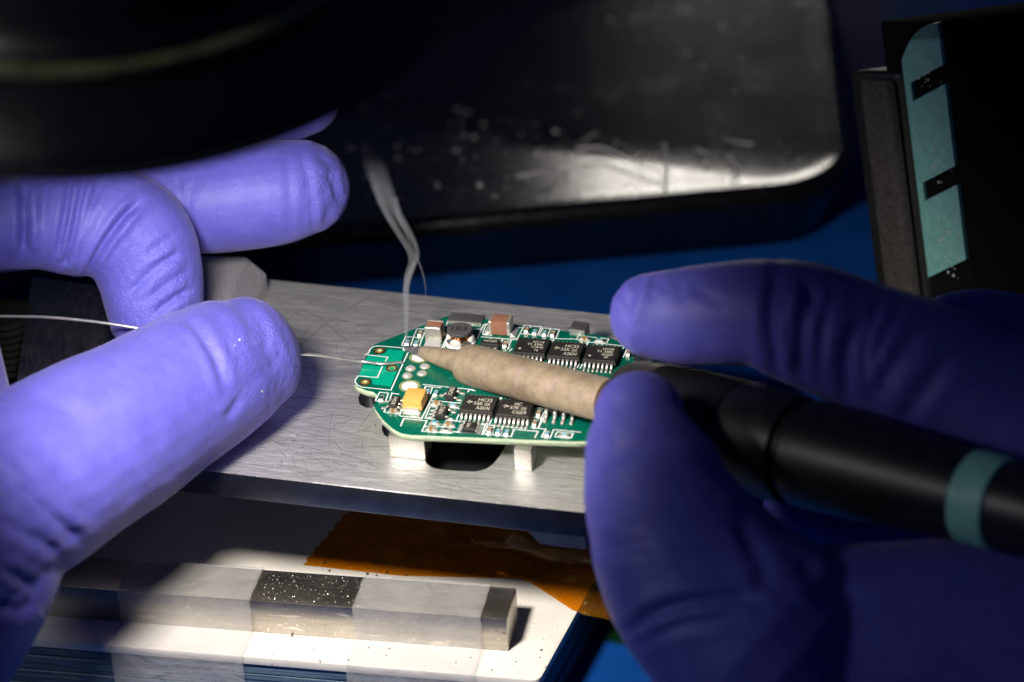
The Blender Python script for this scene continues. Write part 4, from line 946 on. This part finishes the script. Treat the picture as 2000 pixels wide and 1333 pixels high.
lc = [([(140, 335), (128, 420), (112, 505)], .07, 6.5, 38, 42.4), ([(168, 335), (150, 420), (132, 500), (120, 520)], .075, 6.5, 38, 42.4), ([(274, 393), (238, 428), (198, 488), (165, 548)], .115, 7.5, 38, 42.4), ([(212, 345), (188, 385), (178, 400)], .03, 8, 38, 42.4),
      ([(352, 492), (300, 530), (248, 578)], .05, 7, 38, 42.4), ([(330, 500), (290, 525), (262, 548)], .02, 7, 38, 42.4), ([(374, 565), (335, 588), (300, 615)], .06, 7, 38, 42.4), ([(47, 355), (47, 430), (44, 505)], .10, 9, 38, 42.4), ([(60, 500), (52, 460), (58, 430)], .04, 9, 38, 42.4), ([(85, 350), (78, 420)], .02, 10, 38, 42.4),
      ([(352, 610), (398, 660), (428, 715), (440, 765)], .035, 9, 37, 41.5), ([(545, 690), (500, 742), (455, 785)], .012, 12, 37, 41.5), ([(470, 775), (455, 800), (440, 820)], .03, 8, 37, 41.5), ([(420, 600), (440, 640), (455, 700)], .012, 12, 37, 41.5),
      ([(-20, 915), (50, 965), (115, 1020), (158, 1056)], .075, 12, 34, 40), ([(-20, 950), (50, 1000), (110, 1045), (140, 1062)], .04, 11, 34, 40), ([(-20, 1005), (60, 1050), (120, 1080)], .05, 12, 34, 40), ([(-10, 1178), (35, 1190), (72, 1172)], .06, 12, 34, 40), ([(0, 1110), (50, 1140), (80, 1148)], .04, 12, 34, 40),
      ([(190, 870), (235, 930), (262, 985)], .016, 20, 36, 41.5), ([(290, 850), (325, 905), (345, 945)], .014, 18, 36, 41.5), ([(90, 900), (150, 970), (190, 1020)], .02, 22, 36, 39.5), ([(30, 770), (110, 790), (170, 830)], .02, 18, 36, 39),
      ([(602, 325), (610, 395), (612, 460)], .030, 7, 42.1, 43.8), ([(640, 330), (655, 365), (662, 400)], .035, 9, 42.1, 43.8), ([(625, 300), (640, 318), (655, 330)], .02, 8, 42.1, 43.8), ([(378, 345), (370, 400), (376, 450)], .016, 9, 42.1, 43.8), ([(345, 345), (352, 390), (362, 430)], .022, 10, 42.1, 43.8), ([(650, 395), (640, 425), (620, 455)], .025, 9, 42.1, 43.8),
      ([(96, 345), (88, 400), (82, 440)], .03, 7, 38, 42.4), ([(196, 350), (176, 400), (150, 470)], .03, 7, 38, 42.4), ([(240, 460), (215, 500), (185, 540)], .03, 7, 38, 42.4), ([(345, 455), (310, 480), (285, 500)], .022, 7, 38, 42.4), ([(365, 530), (330, 552), (290, 585)], .025, 6, 38, 42.4), ([(380, 640), (415, 690), (430, 740)], .02, 8, 37, 41.5), ([(500, 620), (520, 660), (510, 700)], .012, 9, 37, 41.5), ([(0, 985), (60, 1030), (100, 1062)], .03, 11, 34, 40), ([(20, 900), (90, 960), (140, 1010)], .03, 12, 34, 40), ([(-10, 1145), (40, 1165), (76, 1158)], .03, 11, 34, 40), ([(590, 300), (596, 380), (598, 450)], .015, 8, 42.1, 43.8), ([(560, 290), (566, 380), (566, 470)], .010, 8, 42.1, 43.8)]
hand('gloved_hand', left, lc, [(520, 690, 120), (320, 590, 140), (640, 360, 70), (600, 200, 80)], 'purple gloved hand pinching the solder wire between thumb and curled finger')
right = [
    # index finger along the top of the iron
    [(1274, 616, 38.6, 85), (1340, 620, 38.5, 97), (1410, 616, 38.3, 102), (1480, 612, 38.1, 106), (1540, 624, 38.0, 118), (1610, 648, 37.9, 124), (1700, 684, 37.8, 132), (1800, 724, 37.6, 140), (1920, 780, 37.4, 150), (2080, 850, 37.2, 165)],
    # thumb on the near side of the iron
    [(1250, 814, 37.0, 91), (1256, 860, 36.9, 114), (1272, 920, 36.8, 136), (1292, 990, 36.6, 154), (1330, 1070, 36.4, 180), (1400, 1170, 36.2, 200), (1500, 1260, 36.0, 220)],
    # second finger curled under the grip
    [(1560, 985, 38.9, 72), (1660, 1000, 38.9, 84), (1800, 1010, 38.8, 95), (1960, 1040, 38.4, 120), (2080, 1080, 37.8, 150)],
    # ball of the thumb, palm and wrist
    [(1400, 1170, 36.4, 175), (1520, 1260, 36.3, 205), (1700, 1290, 36.3, 235), (1900, 1310, 36.3, 260), (2150, 1330, 36.3, 290)],
    [(1360, 1220, 36.5, 120), (1440, 1330, 36.5, 170), (1560, 1420, 36.4, 200)],
    [(1900, 1180, 36.8, 150), (2080, 1080, 37.2, 220), (2160, 900, 37.6, 220)],
    # middle finger seen behind the first
    [(1700, 760, 39.8, 80), (1800, 700, 39.9, 95), (1890, 668, 39.9, 102), (2000, 690, 39.7, 112), (2120, 760, 39.4, 130)],
]
rc = [([(1262, 540), (1240, 565), (1226, 610)], .045, 10, 36, 40), ([(1212, 560), (1222, 600), (1224, 640)], .04, 9, 36, 40), ([(1283, 540), (1276, 562), (1272, 585)], .035, 9, 36, 40), ([(1330, 555), (1325, 590)], .02, 10, 36, 40), ([(1522, 515), (1508, 590), (1508, 660), (1524, 735)], .085, 13, 36, 40), ([(1590, 560), (1566, 640), (1566, 745)], .06, 14, 36, 40),
      ([(1560, 540), (1590, 590), (1600, 620)], .03, 12, 36, 40), ([(1690, 610), (1655, 690), (1658, 790)], .06, 14, 36, 40), ([(1800, 640), (1740, 720), (1700, 790)], .035, 16, 36, 40), ([(1860, 690), (1800, 770), (1760, 830)], .035, 16, 36, 40), ([(1225, 1235), (1300, 1190), (1400, 1170), (1480, 1168)], .08, 13, 33, 38), ([(1350, 560), (1420, 600)], .02, 12, 36, 40),
      ([(1545, 530), (1534, 600), (1540, 690)], .035, 9, 36, 40), ([(1630, 560), (1606, 640), (1600, 730)], .04, 10, 36, 40), ([(1720, 590), (1690, 680), (1690, 780)], .04, 11, 36, 40), ([(1765, 590), (1725, 660), (1705, 720)], .03, 10, 36, 40), ([(1290, 548), (1300, 575)], .025, 8, 36, 40), ([(1200, 590), (1206, 640), (1222, 680)], .03, 9, 36, 40), ([(1160, 800), (1180, 850), (1180, 900)], .02, 12, 33, 38), ([(1240, 1260), (1330, 1220), (1440, 1205)], .045, 12, 33, 38), ([(1150, 1060), (1200, 1070), (1280, 1060)], .03, 16, 33, 38), ([(1440, 1010), (1480, 1090), (1500, 1150)], .035, 16, 33, 38), ([(1560, 1090), (1600, 1140), (1680, 1180)], .03, 18, 33, 38)]
hand('gloved_hand', right, rc, [(1215, 610, 60)], 'purple gloved hand gripping the soldering iron, mostly in shadow', voxel=.05)
pts = []
for px, py in ((468, 664), (512, 765), (458, 675)):
    k = ray(px, py); hit, loc, nrm, *_ = S.ray_cast(bpy.context.evaluated_depsgraph_get(), Vector(CAM), Vector(k).normalized())
    if hit: pts.append((loc, nrm))
spat('clear_droplets', pts, .008, .018, M['glue'], 'tiny clear droplets on the lit thumb tip', .5, 4)

# ------------------------------------------------------------------ smoke curling up from the tip
t = NT('smoke'); t.n.remove(t.b)
pv = t.node('ShaderNodeVolumePrincipled'); pv.inputs['Color'].default_value = (.93, .95, 1, 1); pv.inputs['Density'].default_value = .95; pv.inputs['Anisotropy'].default_value = .3
ge = t.node('ShaderNodeNewGeometry'); sx = t.node('ShaderNodeSeparateXYZ'); t.link(ge.outputs['Position'], sx.inputs[0])
mr = t.node('ShaderNodeMapRange'); t.link(sx.outputs['Z'], mr.inputs['Value'])
for k_, v_ in (('From Min', .5), ('From Max', 2.75), ('To Min', 5.5), ('To Max', .04)): mr.inputs[k_].default_value = v_
t.link(mr.outputs[0], pv.inputs['Density'])
t.link(pv.outputs[0], t.out.inputs['Volume']); SM = t.m
sb = G(792, 668, PT+.1); sd = dep(sb)
def wisp(pts, r0, r1, fl=.45):
    P_ = spline([V(a, b, sd+c) for a, b, c in pts], 60); rr = np.linspace(r0, r1, 60)*(1+.25*np.sin(np.linspace(0, 9, 60)))
    return [tube(P_, rr*k_, 12, (CT, .75)) for k_ in (1.0, .68, .38)]
A_ = [wisp([(793, 668, 0), (793, 620, 0), (792, 575, 0), (797, 545, .05), (807, 515, .1), (800, 488, .1), (780, 455, .1), (762, 425, .2), (748, 395, .2), (735, 360, .3), (722, 325, .3), (712, 290, .4)], .030, .10),
      wisp([(794, 662, .05), (796, 600, .05), (795, 560, .05), (802, 530, .1), (814, 505, .1), (812, 482, .1), (798, 452, .2), (779, 422, .3), (765, 395, .3), (752, 360, .3), (735, 310, .3)], .016, .11),
      wisp([(793, 600, .05), (790, 560, .05), (793, 535, .1), (800, 512, .1), (794, 488, .1), (772, 452, .2), (752, 415, .2), (738, 380, .3), (726, 340, .3)], .012, .06),
      wisp([(832, 580, .1), (829, 548, .1), (819, 515, .1), (806, 488, .2), (795, 460, .2), (780, 425, .2), (772, 390, .3)], .010, .05)]
smoke = root('smoke', tuple(sb), 'thin white wisp of smoke rising from the iron tip', None)
del smoke['category']; smoke['kind'] = 'stuff'
for strands in A_:
    for v_, f_ in strands: mobj('wisp', fix(me_from('wisp', v_, f_, SM)), smoke)
for o in bpy.data.objects:
    if o.parent and o.name.split('.')[0] in ('silkscreen', 'trace', 'marking', 'emblem_letters', 'polarity_mark'): o['kind'] = 'stuff'
    if 'world' in o: del o['world']
